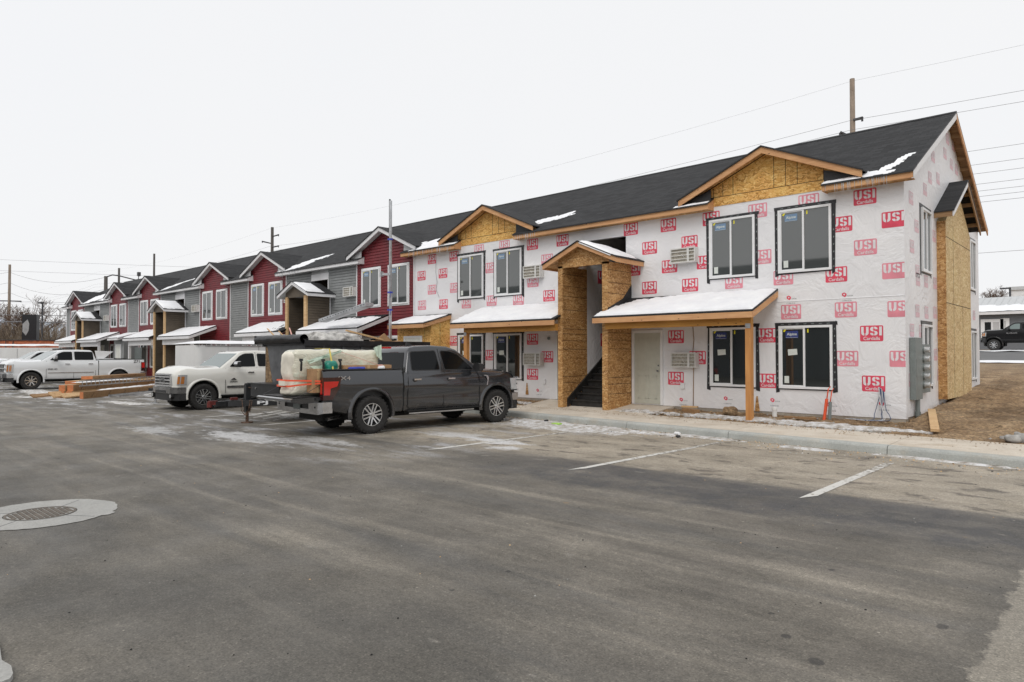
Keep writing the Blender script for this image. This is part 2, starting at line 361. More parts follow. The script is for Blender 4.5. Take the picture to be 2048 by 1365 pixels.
    # vehicles
    def paint(k,c,metal,coat=1,rough=.3,spec=.5):
        m,nt,b=new_mat(k); g=NG(nt); X,Y,Z=g.xyz()
        dn=g.noise(g.pos((1,1,1)),5,5,.65)
        dm=g.math('MULTIPLY',g.math('MULTIPLY',g.smooth(g.math('MULTIPLY',Z,-1),-.95,-.42),g.smooth(dn,.3,.7)),.22)
        g.l(g.mix(dm,c,(.22,.19,.16)),b.inputs['Base Color']); b.inputs['Metallic'].default_value=metal
        g.l(g.math('MULTIPLY_ADD',dm,.9,rough),b.inputs['Roughness']); b.inputs['Coat Weight'].default_value=coat; b.inputs['Coat Roughness'].default_value=.05
        b.inputs['Specular IOR Level'].default_value=spec
        MT[k]=m
    paint('paint_grey',(.036,.038,.043),.45,1,.15); paint('paint_cream',(.74,.73,.68),.0); paint('paint_white',(.76,.78,.79),.0); paint('paint_black',(.006,.006,.007),.0,.25,.3,.15)
    S('chrome',(.62,.62,.63),.16,metal=1,var=.05); S('satin_chrome',(.50,.50,.51),.22,metal=1,var=.1); S('alloy',(.62,.63,.64),.2,metal=.95,var=.06); S('amber_small',(.42,.16,.04),.2,coat=1,var=.05)
    S('rubber',(.022,.021,.020),.85,var=.2,scale=12,bump=.5); S('black_plastic',(.022,.022,.023),.5,var=.12,scale=8); S('liner_black',(.013,.013,.013),.9,var=0)
    S('car_glass',(.006,.007,.008),.03,var=0,ior=1.26); S('car_glass_clear',(.13,.17,.165),.03,var=0,ior=1.7); S('lamp_red',(.55,.012,.010),.12,coat=1,var=.03); S('chrome_bright',(.72,.72,.73),.22,metal=.75,var=.05); S('lamp_darkred',(.035,.004,.005),.12,coat=1,var=.05)
    S('lamp_amber',(.75,.20,.02),.15,coat=1,var=.03); S('lamp_clear',(.55,.56,.56),.1,metal=.4,coat=1,var=.05)
    S('trailer_white',(.72,.72,.71),.4,var=.03,scale=1.5); S('tarp_black',(.012,.012,.014),.38,var=.3,scale=3,bump=.8)
    S('steel_painted',(.10,.103,.108),.5,var=.2,scale=3); S('tool_black',(.025,.026,.028),.35,var=.15); S('rust_red',(.13,.02,.016),.55,var=.3); S('rusty_steel',(.16,.10,.07),.6,metal=.4,var=.35,scale=14)
    m,nt,b=new_mat('plastic_wrap'); g=NG(nt); P=g.pos()
    n1=g.noise(g.pos((1,1,1),rot=(.4,.3,0)),3.5,5,.6,2.5); r1=g.math('ABSOLUTE',g.math('SUBTRACT',n1,.5))
    g.l(g.ramp(g.noise(P,2.6,4),[(.3,(.62,.62,.50)),(.55,(.72,.69,.56)),(.72,(.66,.76,.62))]),b.inputs['Base Color']); b.inputs['Roughness'].default_value=.3
    b.inputs['Coat Weight'].default_value=.5
    p1=g.bump(r1,.8,.05,b); g.bump(g.noise(g.pos((9,2,9),rot=(0,.8,0)),2.2,4),.6,.02,b,p1); MT['plastic_wrap']=m
    S('mattress_cream',(.74,.70,.60),.7,var=.06,scale=4,bump=.3); S('green_film',(.50,.62,.50),.25,var=.1,coat=.5)
    S('cardboard',(.42,.25,.13),.8,var=.1); S('strap_orange',(.85,.12,.05),.5,var=.05); S('strap_yellow',(.65,.52,.10),.5); S('bag_green',(.01,.22,.16),.35,var=.2,scale=10); S('bag_blue',(.03,.05,.35),.4,var=.2)
    S('debris_grey',(.42,.41,.39),.6,var=.3,scale=5,bump=.6); S('rust_orange',(.42,.12,.05),.7,var=.25); S('bark',(.14,.105,.08),.9,var=.25,scale=4); S('twig',(.13,.085,.06),.9,var=.3,scale=1)
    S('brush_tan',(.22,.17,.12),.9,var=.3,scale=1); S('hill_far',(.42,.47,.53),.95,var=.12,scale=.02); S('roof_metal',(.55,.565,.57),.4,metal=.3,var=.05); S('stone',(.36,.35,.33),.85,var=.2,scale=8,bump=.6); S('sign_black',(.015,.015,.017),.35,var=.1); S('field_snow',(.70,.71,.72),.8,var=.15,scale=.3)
    S('road_far',(.12,.12,.12),.8,var=.1,scale=.5); S('wire',(.22,.22,.23),.6,var=0); S('debris_pink',(.75,.42,.36),.6,var=.05)
mk_materials()
# ---------------------------------------------------------------- buildings
YW=16.8; PITCH=15.67
XEND=-3.8; XSPLIT=-20.61; XFAR=-66.6
def zr(y): return 5.72+.519*(y-16.5)
YR=21.3; ZR=zr(YR)
def lap_wall(mb,P,rng,z0,z1,lap=.12,mi=0):
    z=z0
    while z<z1-1e-4:
        zt=min(z+lap,z1); a0,b0=rng(z); a1,b1=rng(zt)
        if b0-a0<.02: break
        if b1<a1: a1=b1=(a1+b1)/2
        zm=z+(zt-z)*.76; am=a0+(a1-a0)*.76; bm_=b0+(b1-b0)*.76
        mb.add([P(a0,z,.022),P(b0,z,.022),P(bm_,zm,.019),P(am,zm,.019),P(a1,zt,-.010),P(b1,zt,-.010)],[(0,1,2,3),(3,2,5,4)],mi)
        mb.add([P(a0,z,-.010),P(b0,z,-.010),P(b0,z,.022),P(a0,z,.022)],[(0,1,2,3)],mi)
        z=zt
FRONT=lambda x,z,o: V((x,YW-o,z))
def seam(mb,a,b,w,mi,n=(0,-1,0),pr=.003):
    mb.beam(V(a)+V(n)*pr/2,V(b)+V(n)*pr/2,w,pr,mi,up=n)
def fmats(kind):
    return dict(raw=('fir_x','fir_z','osb_gable','black_felt'),done=('white_trim','white_trim','red_siding','black_felt'))[kind]

def dormer(root,xc,kind):
    fir=M('fir_x') if kind=='raw' else M('white_trim')
    g=MB()
    if kind=='raw':
        g.prism([(xc-2.2,YW-.015,5.64),(xc+2.2,YW-.015,5.64),(xc+2.2,YW-.015,5.80),(xc,YW-.015,6.76),(xc-2.2,YW-.015,5.80)],(0,.15,0),0)
        for dx in (-1.83,-1.42,-1.16,-.88,.18,.47,.75,1.36,1.8):
            zt=6.74-.436*abs(dx); seam(g,(xc+dx,YW-.015,5.88),(xc+dx,YW-.015,zt),.012,1)
        seam(g,(xc-1.6,YW-.015,5.875),(xc+1.6,YW-.015,5.875),.012,1)
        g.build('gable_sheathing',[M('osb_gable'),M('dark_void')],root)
    d=MB()
    for s in (-1,1):
        y0=16.43; zt=6.90
        a=[(xc,y0,zt),(xc+s*2.32,y0,zt-.436*2.32),(xc+s*2.32,16.93,zt-.436*2.32),(xc,18.85,zt)]
        d.prism(a,(0,0,-.035),0,mi_side=1)
    d.build('gable_roof',[M('shingles_cross'),M('black_felt')],root)
    for s in (-1,1):
        r=MB(); r.prism([(xc,16.5,6.865),(xc+s*2.28,16.5,5.871),(xc+s*2.28,16.5,5.715),(xc,16.5,6.71)],(0,-.035,0),0); r.build('rake_board',fir,root)
    u=MB()
    for s in (-1,1):
        u.prism([(xc,16.505,6.80),(xc+s*2.24,16.505,5.825),(xc+s*2.24,YW-.02,5.825),(xc,YW-.02,6.80)],(0,0,-.02),0)
        # flashing upstand between eave return and gable
        u.prism([(xc+s*1.42,16.62,5.72),(xc+s*2.15,16.62,5.72),(xc+s*2.15,16.62,5.83),(xc+s*1.42,16.62,6.06)],(0,.03,0),1)
    u.build('gable_soffit',[M('osb') if kind=='raw' else M('soffit'),M('black_felt') if kind=='raw' else M('soffit')],root)

def window(root,x0,x1,z0,z1,style,sky,stick=2,P=None,lab=None,sd=0):
    """x along the wall; P(u,z,o) places a point o in front of the wall"""
    P0=P or FRONT; rnd=random.Random(int(abs(x0)*100)+int(z0*10)+sd)
    base=.022 if style=='trim' else 0
    P=lambda u,z,o: P0(u,z,o+base)
    def bx(mb,a,b,c,d,o0,o1,mi=0):
        q=[P(a,c,o0),P(b,c,o0),P(b,d,o0),P(a,d,o0)]; mb.prism(q,P(a,c,o1)-P(a,c,o0),mi)
    f=MB(); fw=.055; o=.055; xm=(x0+x1)/2-.02
    for (a,b,c,d) in ((x0,x0+fw,z0,z1),(x1-fw,x1,z0,z1),(x0+fw,x1-fw,z0,z0+fw),(x0+fw,x1-fw,z1-fw,z1)): bx(f,a,b,c,d,.004,o)
    bx(f,xm-.022,xm+.022,z0+fw,z1-fw,.004,.046)
    # sliding sash rail
    for (a,b,c,d) in ((x0+fw,x0+fw+.03,z0+fw,z1-fw),(x0+fw+.03,xm-.022,z0+fw,z0+fw+.028),(x0+fw+.03,xm-.022,z1-fw-.028,z1-fw)): bx(f,a,b,c,d,.004,.038)
    if style=='trim':
        t=.055
        for (a,b,c,d) in ((x0-t,x0-.002,z0-t,z1+t),(x1+.002,x1+t,z0-t,z1+t),(x0-.002,x1+.002,z0-t,z0-.002),(x0-.002,x1+.002,z1+.002,z1+t)): bx(f,a,b,c,d,-.018,.020)
    fo=f.build('window',M('vinyl_white'),root)
    g=MB(); bx(g,x0+fw,xm-.022,z0+fw,z1-fw,.006,.024,0); bx(g,xm+.022,x1-fw,z0+fw,z1-fw,.006,.016,0)
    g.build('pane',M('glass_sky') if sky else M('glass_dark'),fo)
    if style=='tape':
        t=MB(); w=.085
        j=lambda k=.02: rnd.uniform(-k,k)
        def strip(pts,o1): t.prism([P(a,b,.003) for a,b in pts],P(0,0,o1)-P(0,0,.003),0)
        # four flashing strips with uneven overlapping ends
        strip([(x0-w+j(),z0-.09+j(.04)),(x0+.0,z0-.09+j(.04)),(x0,z1+.06+j(.03)),(x0-w+j(),z1+.06+j(.03))],.009)
        strip([(x1,z0-.07+j(.04)),(x1+w+j(),z0-.07+j(.04)),(x1+w+j(),z1+.07+j(.03)),(x1,z1+.07+j(.03))],.011)
        strip([(x0-w-.01,z1),(x1+w+.01+j(),z1),(x1+w+.02,z1+w-.005+j(.008)),(x0-w-.02,z1+w-.005+j(.008))],.014)
        strip([(x0-.02,z0-.035+j(.01)),(x1+.02,z0-.03+j(.01)),(x1+.02,z0),(x0-.02,z0)],.008)
        for q in range(9):
            zz=z0+(z1-z0)*(q+.3)/9
            for xx in (x0-w*.5,x1+w*.5): 
                if rnd.random()<.75: 
                    t.prism([P(xx-.014,zz,.0125),P(xx+.014,zz+.01,.0125),P(xx+.010,zz+.05,.0125),P(xx-.012,zz+.035,.0125)],P(0,0,.014)-P(0,0,.0125),1)
        for q in range(7):
            xx=x0+(x1-x0)*(q+.3)/7
            if rnd.random()<.75: t.prism([P(xx,z1+.03,.0155),P(xx+.07,z1+.035,.0155),P(xx+.065,z1+.05,.0155),P(xx-.01,z1+.045,.0155)],P(0,0,.0165)-P(0,0,.0155),1)
        t.build('flashing_tape',[M('tape_black'),M('electric_grey')],fo)
    if stick:
        xs=x0+(xm-x0)*.52; zs=z1-.21
        if stick>=2:
            s=MB(); bx(s,xs-.15,xs+.15,zs-.085,zs+.085,.0245,.026,0)
            bx(s,xs-.14,xs+.14,zs-.075,zs-.070,.0265,.027,1)
            xd=(P(1,0,0)-P(0,0,0)); put_text(s,'Alpine',P(xs,zs,.0275),xd,V((0,0,1)),w=.24,mi=1,off=.02)
            s.build('brand_sticker',[M('sticker_blue') if not sky else M('sticker_paleblue'),M('sticker_white')],fo)
        s=MB(); bx(s,x0+.13,x0+.24,z0+.13,z0+.30,.0245,.026,0); s.build('sticker',M('sticker_white'),fo)
        if stick>=3: s=MB(); s.prism([P(xs-.09,z0+.80,.0245),P(xs+.13,z0+.82,.0245),P(xs+.12,z0+.96,.0245),P(xs-.10,z0+.95,.0245)],P(0,0,.0255)-P(0,0,.0245)); s.build('sticker',M('sticker_white'),fo)
        s=MB(); s.prism([P(x0+.10,z1-.13,.0265),P(x0+.14,z1-.15,.0265),P(x0+.18,z1-.09,.0265),P(x0+.15,z1-.07,.0265)],P(0,0,.028)-P(0,0,.0265)); s.build('yellow_tag',M('sticker_yellow'),fo)
        s=MB(); bx(s,xm+.07,xm+.10,z1-.17,z1-.08,.0165,.018,0); s.build('yellow_tag',M('sticker_yellow'),fo)
    return fo

def aircon(root,xc,zc):
    a=MB(); x0,x1,z0,z1=xc-.37,xc+.37,zc-.2,zc+.2; y0=YW-.20
    t=.03
    a.box(x0,x1,y0,YW-.004,z0,z0+t); a.box(x0,x1,y0,YW-.004,z1-t,z1); a.box(x0,x0+t,y0,YW-.004,z0+t,z1-t); a.box(x1-t,x1,y0,YW-.004,z0+t,z1-t)
    o=a.build('air_conditioner',M('ac_white'),root)
    c=MB(); c.box(x0+t+.001,x1-t-.001,y0+.04,YW-.006,z0+t+.001,z1-t-.001); c.build('coil_panel',M('ac_core'),o)
    gr=MB()
    for q in (.25,.5,.75): gr.box(x0+t,x1-t,y0+.004,y0+.022,z0+(z1-z0)*q-.009,z0+(z1-z0)*q+.009)
    gr.box(x1-.24,x1-.18,y0+.002,y0+.024,z0+t,z1-t); gr.tube([(xc-.02,y0-.01,zc+.03),(xc+.02,y0-.02,zc-.02),(xc+.06,y0,zc-.07)],.006)
    gr.build('grille',M('ac_white'),o)
    if False: pass
    return o

def door(root,x0,x1,z0,z1,mat='door_paint',y=YW):
    d=MB(); w=.075
    d.box(x0,x0+w,y-.04,y-.003,z0,z1); d.box(x1-w,x1,y-.04,y-.003,z0,z1); d.box(x0+w,x1-w,y-.04,y-.003,z1-w,z1)
    o=d.build('door_frame',M('vinyl_white'),root)
    p=MB(); a,b=x0+w+.004,x1-w-.004; c,e=z0+.02,z1-w-.006
    p.box(a,b,y-.018,y-.004,c,e)
    H=e-c; W=b-a
    for (u0,u1) in ((.14,.46),(.54,.86)):
        for (v0,v1) in ((.07,.40),(.47,.93)):
            # raised panel mouldings
            for q in ((u0,u1,v0,v0+.012),(u0,u1,v1-.012,v1),(u0,u0+.03,v0,v1),(u1-.03,u1,v0,v1)):
                p.box(a+W*q[0],a+W*q[1],y-.0225,y-.018,c+H*q[2],c+H*q[3])
    po=p.build('door',M(mat),root)
    k=MB(); kx=b-.06; k.cyl((kx,y-.018,z0+.95),(kx,y-.065,z0+.95),.016,.016,10); k.cyl((kx,y-.06,z0+.95),(kx,y-.085,z0+.95),.03,.028,12)
    k.cyl((kx,y-.018,z0+1.1),(kx,y-.04,z0+1.1),.025,.022,12)
    k.build('handle',M('satin_chrome'),po)

def tower(root,T,kind):
    Y0=15.6; zb=.21
    raw=kind=='raw'
    if raw:
        for s,(a,b) in ((-1,(T-.87,T-.70)),(1,(T+.70,T+.88))):
            w=MB(); w.box(a,b,Y0,YW-.002,zb,4.32)
            n=(1,0,0)
            xo=b; 
            for z in (.65,.92,1.10,1.9,2.15,2.35,2.5,3.05,3.45,3.75,4.1): seam(w,(xo,Y0+.02,z),(xo,YW-.02,z+random.uniform(-.004,.004)),.010,1,n)
            seam(w,(b-.05 if s>0 else a+.05,Y0,zb),(b-.05 if s>0 else a+.05,Y0,4.3),.008,1,(0,-1,0)) if False else None
            if s>0: # underlayment lapped up the wall above the porch roof
                w.prism([(b+.004,Y0-.0,2.9),(b+.004,YW-.004,3.36),(b+.004,YW-.004,3.75),(b+.004,16.35,3.33),(b+.004,Y0,3.02)],(.006,0,0),2)
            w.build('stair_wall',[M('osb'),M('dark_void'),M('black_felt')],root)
    else:
        for s,(a,b) in ((-1,(T-.87,T-.70)),(1,(T+.70,T+.88))):
            w=MB(); w.box(a+.006,b-.006,Y0+.01,YW-.002,zb,4.30)
            for X,d in ((a,-1),(b,1)):
                lap_wall(w,(lambda X,d:(lambda u,z,o:V((X-d*.006+d*o,u,z))))(X,d),lambda z:(Y0+.06,YW-.004),zb,4.3,.115,0)
            w.box(a-.014,b+.014,Y0-.014,Y0+.06,zb,4.30,1)
            w.build('stair_wall',[M('brown_siding'),M('lumber_tan')],root)
            if s>0:
                c=MB(); c.box(b+.002,b+.045,YW-.06,YW-.021,zb,4.3); c.build('corner_trim',M('white_trim'),root)
    # front gable
    g=MB(); g.prism([(T-.87,Y0,4.26),(T+.88,Y0,4.26),(T+.88,Y0,4.50),(T,Y0,4.87),(T-.87,Y0,4.50)],(0,.08,0),0); g.build('stair_gable',M('osb' if raw else 'brown_siding'),root)
    r=MB(); zp=4.97; k=.43
    for s in (-1,1):
        r.prism([(T,15.37,zp),(T+s*1.32,15.37,zp-k*1.32),(T+s*1.32,YW-.002,zp-k*1.32),(T,YW-.002,zp)],(0,0,-.03),0,mi_side=1)
    r.build('stair_roof',[M('shingles_cross'),M('black_felt')],root)
    for s in (-1,1):
        b=MB(); b.prism([(T,15.40,zp-.032),(T+s*1.30,15.40,zp-.032-k*1.30),(T+s*1.30,15.40,zp-.165-k*1.30),(T,15.40,zp-.17)],(0,.03,0),0)
        b.box(min(T+s*1.27,T+s*1.30),max(T+s*1.27,T+s*1.30),15.43,YW-.004,zp-.165-k*1.3,zp-.04-k*1.3,1)
        b.build('stair_fascia',[M('fir_x' if raw else 'white_trim'),M('fir_y' if raw else 'white_trim')],root)
    u=MB()
    for s in (-1,1):
        u.prism([(T,15.43,zp-.11),(T+s*1.26,15.43,zp-.11-k*1.26),(T+s*1.26,YW-.01,zp-.11-k*1.26),(T,YW-.01,zp-.11)],(0,0,-.012),0)
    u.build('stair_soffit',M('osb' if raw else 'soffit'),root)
    # hall behind the opening; right, back and top painted near-black as its shade
    h=MB()
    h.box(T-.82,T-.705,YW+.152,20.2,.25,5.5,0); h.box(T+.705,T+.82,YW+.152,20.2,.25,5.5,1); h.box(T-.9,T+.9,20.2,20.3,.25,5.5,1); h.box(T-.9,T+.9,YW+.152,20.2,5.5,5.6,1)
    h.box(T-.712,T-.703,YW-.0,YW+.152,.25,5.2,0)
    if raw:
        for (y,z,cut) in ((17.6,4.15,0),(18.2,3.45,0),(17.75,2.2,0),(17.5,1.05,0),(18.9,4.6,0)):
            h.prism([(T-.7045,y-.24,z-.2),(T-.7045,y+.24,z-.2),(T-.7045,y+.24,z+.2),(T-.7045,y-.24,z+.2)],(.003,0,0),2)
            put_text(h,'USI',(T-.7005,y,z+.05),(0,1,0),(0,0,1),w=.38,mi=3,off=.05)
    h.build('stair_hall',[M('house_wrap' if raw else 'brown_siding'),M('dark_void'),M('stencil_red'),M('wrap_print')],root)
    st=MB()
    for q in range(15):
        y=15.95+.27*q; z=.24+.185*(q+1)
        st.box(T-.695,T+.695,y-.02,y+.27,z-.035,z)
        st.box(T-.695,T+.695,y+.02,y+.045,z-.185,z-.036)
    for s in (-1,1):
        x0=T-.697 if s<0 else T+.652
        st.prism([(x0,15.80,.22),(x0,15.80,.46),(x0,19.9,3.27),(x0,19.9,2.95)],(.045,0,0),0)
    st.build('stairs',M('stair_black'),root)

def porch(root,x0,x1,kind,side,post_x,beam_x,tower_edge):
    """lean-to porch roof; side=+1 the open rake is on the right"""
    raw=kind=='raw'; zf=2.79; zb=3.37; yb=YW-.004; y0=15.27
    zp=lambda y: zf+(zb-zf)*(y-15.3)/(16.8-15.3)
    r=MB()
    xa,xb=(tower_edge,x1) if side>0 else (x0,tower_edge)
    r.prism([(xa,y0,zp(y0)),(xb,y0,zp(y0)),(xb,yb,zp(yb)),(xa,yb,zp(yb))],(0,0,-.04),0,mi_side=1)
    xc,xd=(x0,tower_edge) if side>0 else (tower_edge,x1)
    r.prism([(xc,y0,zp(y0)),(xd,y0,zp(y0)),(xd,15.59,zp(15.59)),(xc,15.59,zp(15.59))],(0,0,-.04),0,mi_side=1)
    r.build('porch_roof',[M('shingles'),M('black_felt')],root)
    f=MB(); f.box(x0,x1,15.27,15.305,2.60,2.745,0)
    for X in ((x1-.035,),(x0,))[0 if side>0 else 1]:
        f.prism([(X,15.306,2.60),(X,15.306,2.742),(X,yb,3.30),(X,yb,3.16)],(.035,0,0),1)
    f.build('porch_fascia',[M('fir_x' if raw else 'white_trim'),M('fir_y' if raw else 'white_trim')],root)
    s=MB()
    s.prism([(xa+.04,15.31,2.66),(xb-.04,15.31,2.66),(xb-.04,yb,3.22),(xa+.04,yb,3.22)],(0,0,-.012),0)
    s.build('porch_soffit',M('osb' if raw else 'soffit'),root)
    b=MB(); b.box(beam_x[0],beam_x[1],15.47,15.60,2.44 if raw else 2.30,2.645); b.build('porch_beam',M('glulam' if raw else 'white_trim'),root)
    p=MB(); w=.07; p.box(post_x-w,post_x+w,15.465,15.605,.14,2.438 if raw else 2.298)
    po=p.build('porch_post',M('fir_z' if raw else 'white_trim'),root)
    if raw:
        q=MB(); q.box(post_x-.06,post_x+.06,15.455,15.463,2.36,2.47); q.cyl((post_x,15.456,2.43),(post_x,15.448,2.43),.03,.03,10); q.build('bracket',M('galvanised'),po)

def shed(root,xb,kind):
    raw=kind=='raw'; x0,x1=xb-1.03,xb+.90; y0=15.9
    w=MB(); 
    w.prism([(x1,y0,.22),(x1,YW-.004,.22),(x1,YW-.004,3.06),(x1,y0,2.78)],(x0-x1,0,0),0)
    if raw:
        for u in (.42,): seam(w,(x1,y0+u,.25),(x1,y0+u,2.85),.012,1,(1,0,0))
        seam(w,(xb+.55,y0,.25),(xb+.55,y0,2.72),.01,1)
    w.build('closet_wall',[M('osb_gable' if raw else 'grey_siding'),M('dark_void')],root)
    r=MB(); zp=lambda y: 2.87+.285*(y-15.5)
    r.prism([(x0-.07,15.47,zp(15.47)),(x1+.09,15.47,zp(15.47)),(x1+.09,YW-.004,zp(YW)),(x0-.07,YW-.004,zp(YW))],(0,0,-.035),0,mi_side=1)
    r.build('closet_roof',[M('shingles'),M('black_felt')],root)
    f=MB(); f.box(x0-.05,x1+.07,15.48,15.51,2.69,2.83,0); f.prism([(x1+.04,15.511,2.69),(x1+.04,15.511,2.83),(x1+.04,YW-.005,3.19),(x1+.04,YW-.005,3.05)],(.03,0,0),1)
    f.build('closet_fascia',[M('fir_x' if raw else 'white_trim'),M('fir_y' if raw else 'white_trim')],root)
    door(root,xb-.62,xb+.42,.26,2.42,'door_white',y=y0)

def eave(root,segs,kind):
    for a,b,ca,cb in segs:
        f=MB()
        f.box(a,b,16.465,16.5,5.53,5.695,0)
        f.box(a+.03,b-.03,16.501,YW-.004,5.545,5.56,2)
        for c,x in ((ca,a),(cb,b-.03)):
            if c: f.prism([(x,16.501,5.53),(x,YW-.004,5.53),(x,YW-.004,5.85),(x,16.501,5.695)],(.03,0,0),1)
        f.build('fascia',[M('fir_x' if kind=='raw' else 'white_trim'),M('fir_y' if kind=='raw' else 'white_trim'),M('osb' if kind=='raw' else 'soffit')],root)

def main_roof(root,x0,x1,segs):
    r=MB()
    def P(x,y): return (x,y,zr(y) if y<=YR else 2*ZR-zr(y)-0.0)
    P=lambda x,y:(x,y,zr(y) if y<=YR else zr(2*YR-y))
    r.prism([P(x0,YW+.02),P(x1,YW+.02),P(x1,YR),P(x0,YR)],(0,0,-.035),0,mi_side=1)
    r.prism([P(x0,YR),P(x1,YR),P(x1,26.15),P(x0,26.15)],(0,0,-.035),0,mi_side=1)
    for a,b,_,_ in segs:
        r.prism([P(a-.01,16.43),P(b+.01,16.43),P(b+.01,YW+.02),P(a-.01,YW+.02)],(0,0,-.035),0,mi_side=1)
    # ridge cap
    r.prism([(x0,YR-.14,ZR-.06),(x0,YR,ZR+.02),(x0,YR+.14,ZR-.06)],(x1-x0,0,0),0)
    r.build('roof',[M('shingles'),M('black_felt')],root)

U_=[[(0,1),(.21,1),(.21,.34),(.265,.24),(.265,0),(.2,.01),(.07,.09),(0,.26)],[(.62,1),(.62,.26),(.55,.09),(.42,.01),(.355,0),(.355,.24),(.41,.34),(.41,1)]]
S1=[(.28,1),(.12,.97),(.02,.86),(0,.7),(.06,.54),(.28,.44),(.28,.62),(.22,.68),(.22,.76),(.28,.8)]
S2=[(.34,1),(.34,.8),(.40,.76),(.40,.70),(.62,.70),(.6,.86),(.5,.97)]
S_=[S1,S2,[(.62-x,1-y) for x,y in S1],[(.62-x,1-y) for x,y in S2]]
I_=[[(0,0),(.22,0),(.22,1),(0,1)]]
def stencil(mb,P,u,z,red,clip=None,small=True,sc=1.0):
    """red plate with stencil lettering printed on the wrap; P(u,z,o)"""
    w,h=.240*sc,.178*sc; r=.028; pts=[]
    for (cx,cz,a0) in ((w-r,h-r,0),(-w+r,h-r,90),(-w+r,-h+r,180),(w-r,-h+r,270)):
        for a in (0,30,60,90): pts.append((cx+r*cos(radians(a0+a)),cz+r*sin(radians(a0+a))))
    if clip: pts=[(max(clip[0]-u,min(clip[1]-u,a)),b) for a,b in pts]
    def put(poly,o,mi):
        q=[P(u+a,z+b,o) for a,b in poly]; n=len(q); mb.add(q,[list(range(n))],mi)
    put(pts,.003,red)
    k=.248*sc; x=-.214*sc
    for L,wd in ((U_,.62),(S_,.62),(I_,.22)):
        for poly in L:
            pp=[(x+a*k,-.048*sc+b*.198*sc) for a,b in poly]
            if clip:
                if min(a for a,b in pp)+u>clip[1] or max(a for a,b in pp)+u<clip[0]: continue
                pp=[(max(clip[0]-u,min(clip[1]-u,a)),b) for a,b in pp]
            put(pp,.0055,1)
        x+=(wd+.13)*k
    if small and not clip: put_text(mb,'Cardalls',P(u,z-.112,.0055),P(1,0,0)-P(0,0,0),V((0,0,1)),w=.34,mi=1,off=.01)
def permit(mb,P,u,z):
    mb.add([P(u-.10,z+.05,.003),P(u-.04,z+.01,.003),P(u+.0,z+.04,.003),P(u,z+.09,.003),P(u-.05,z+.12,.003),P(u-.10,z+.10,.003)],[(0,1,2,3,4,5)],2)
    mb.add([P(u-.07,z+.06,.005),P(u-.04,z+.05,.005),P(u-.03,z+.085,.005),P(u-.06,z+.09,.005)],[(0,1,2,3)],1)
    put_text(mb,'CCRR-0136',P(u,z-.07,.003),P(1,0,0)-P(0,0,0),V((0,0,1)),w=.21,mi=5)
    put_text(mb,'RAFTER',P(u+.08,z+.04,.003),P(1,0,0)-P(0,0,0),V((0,0,1)),w=.12,mi=5)

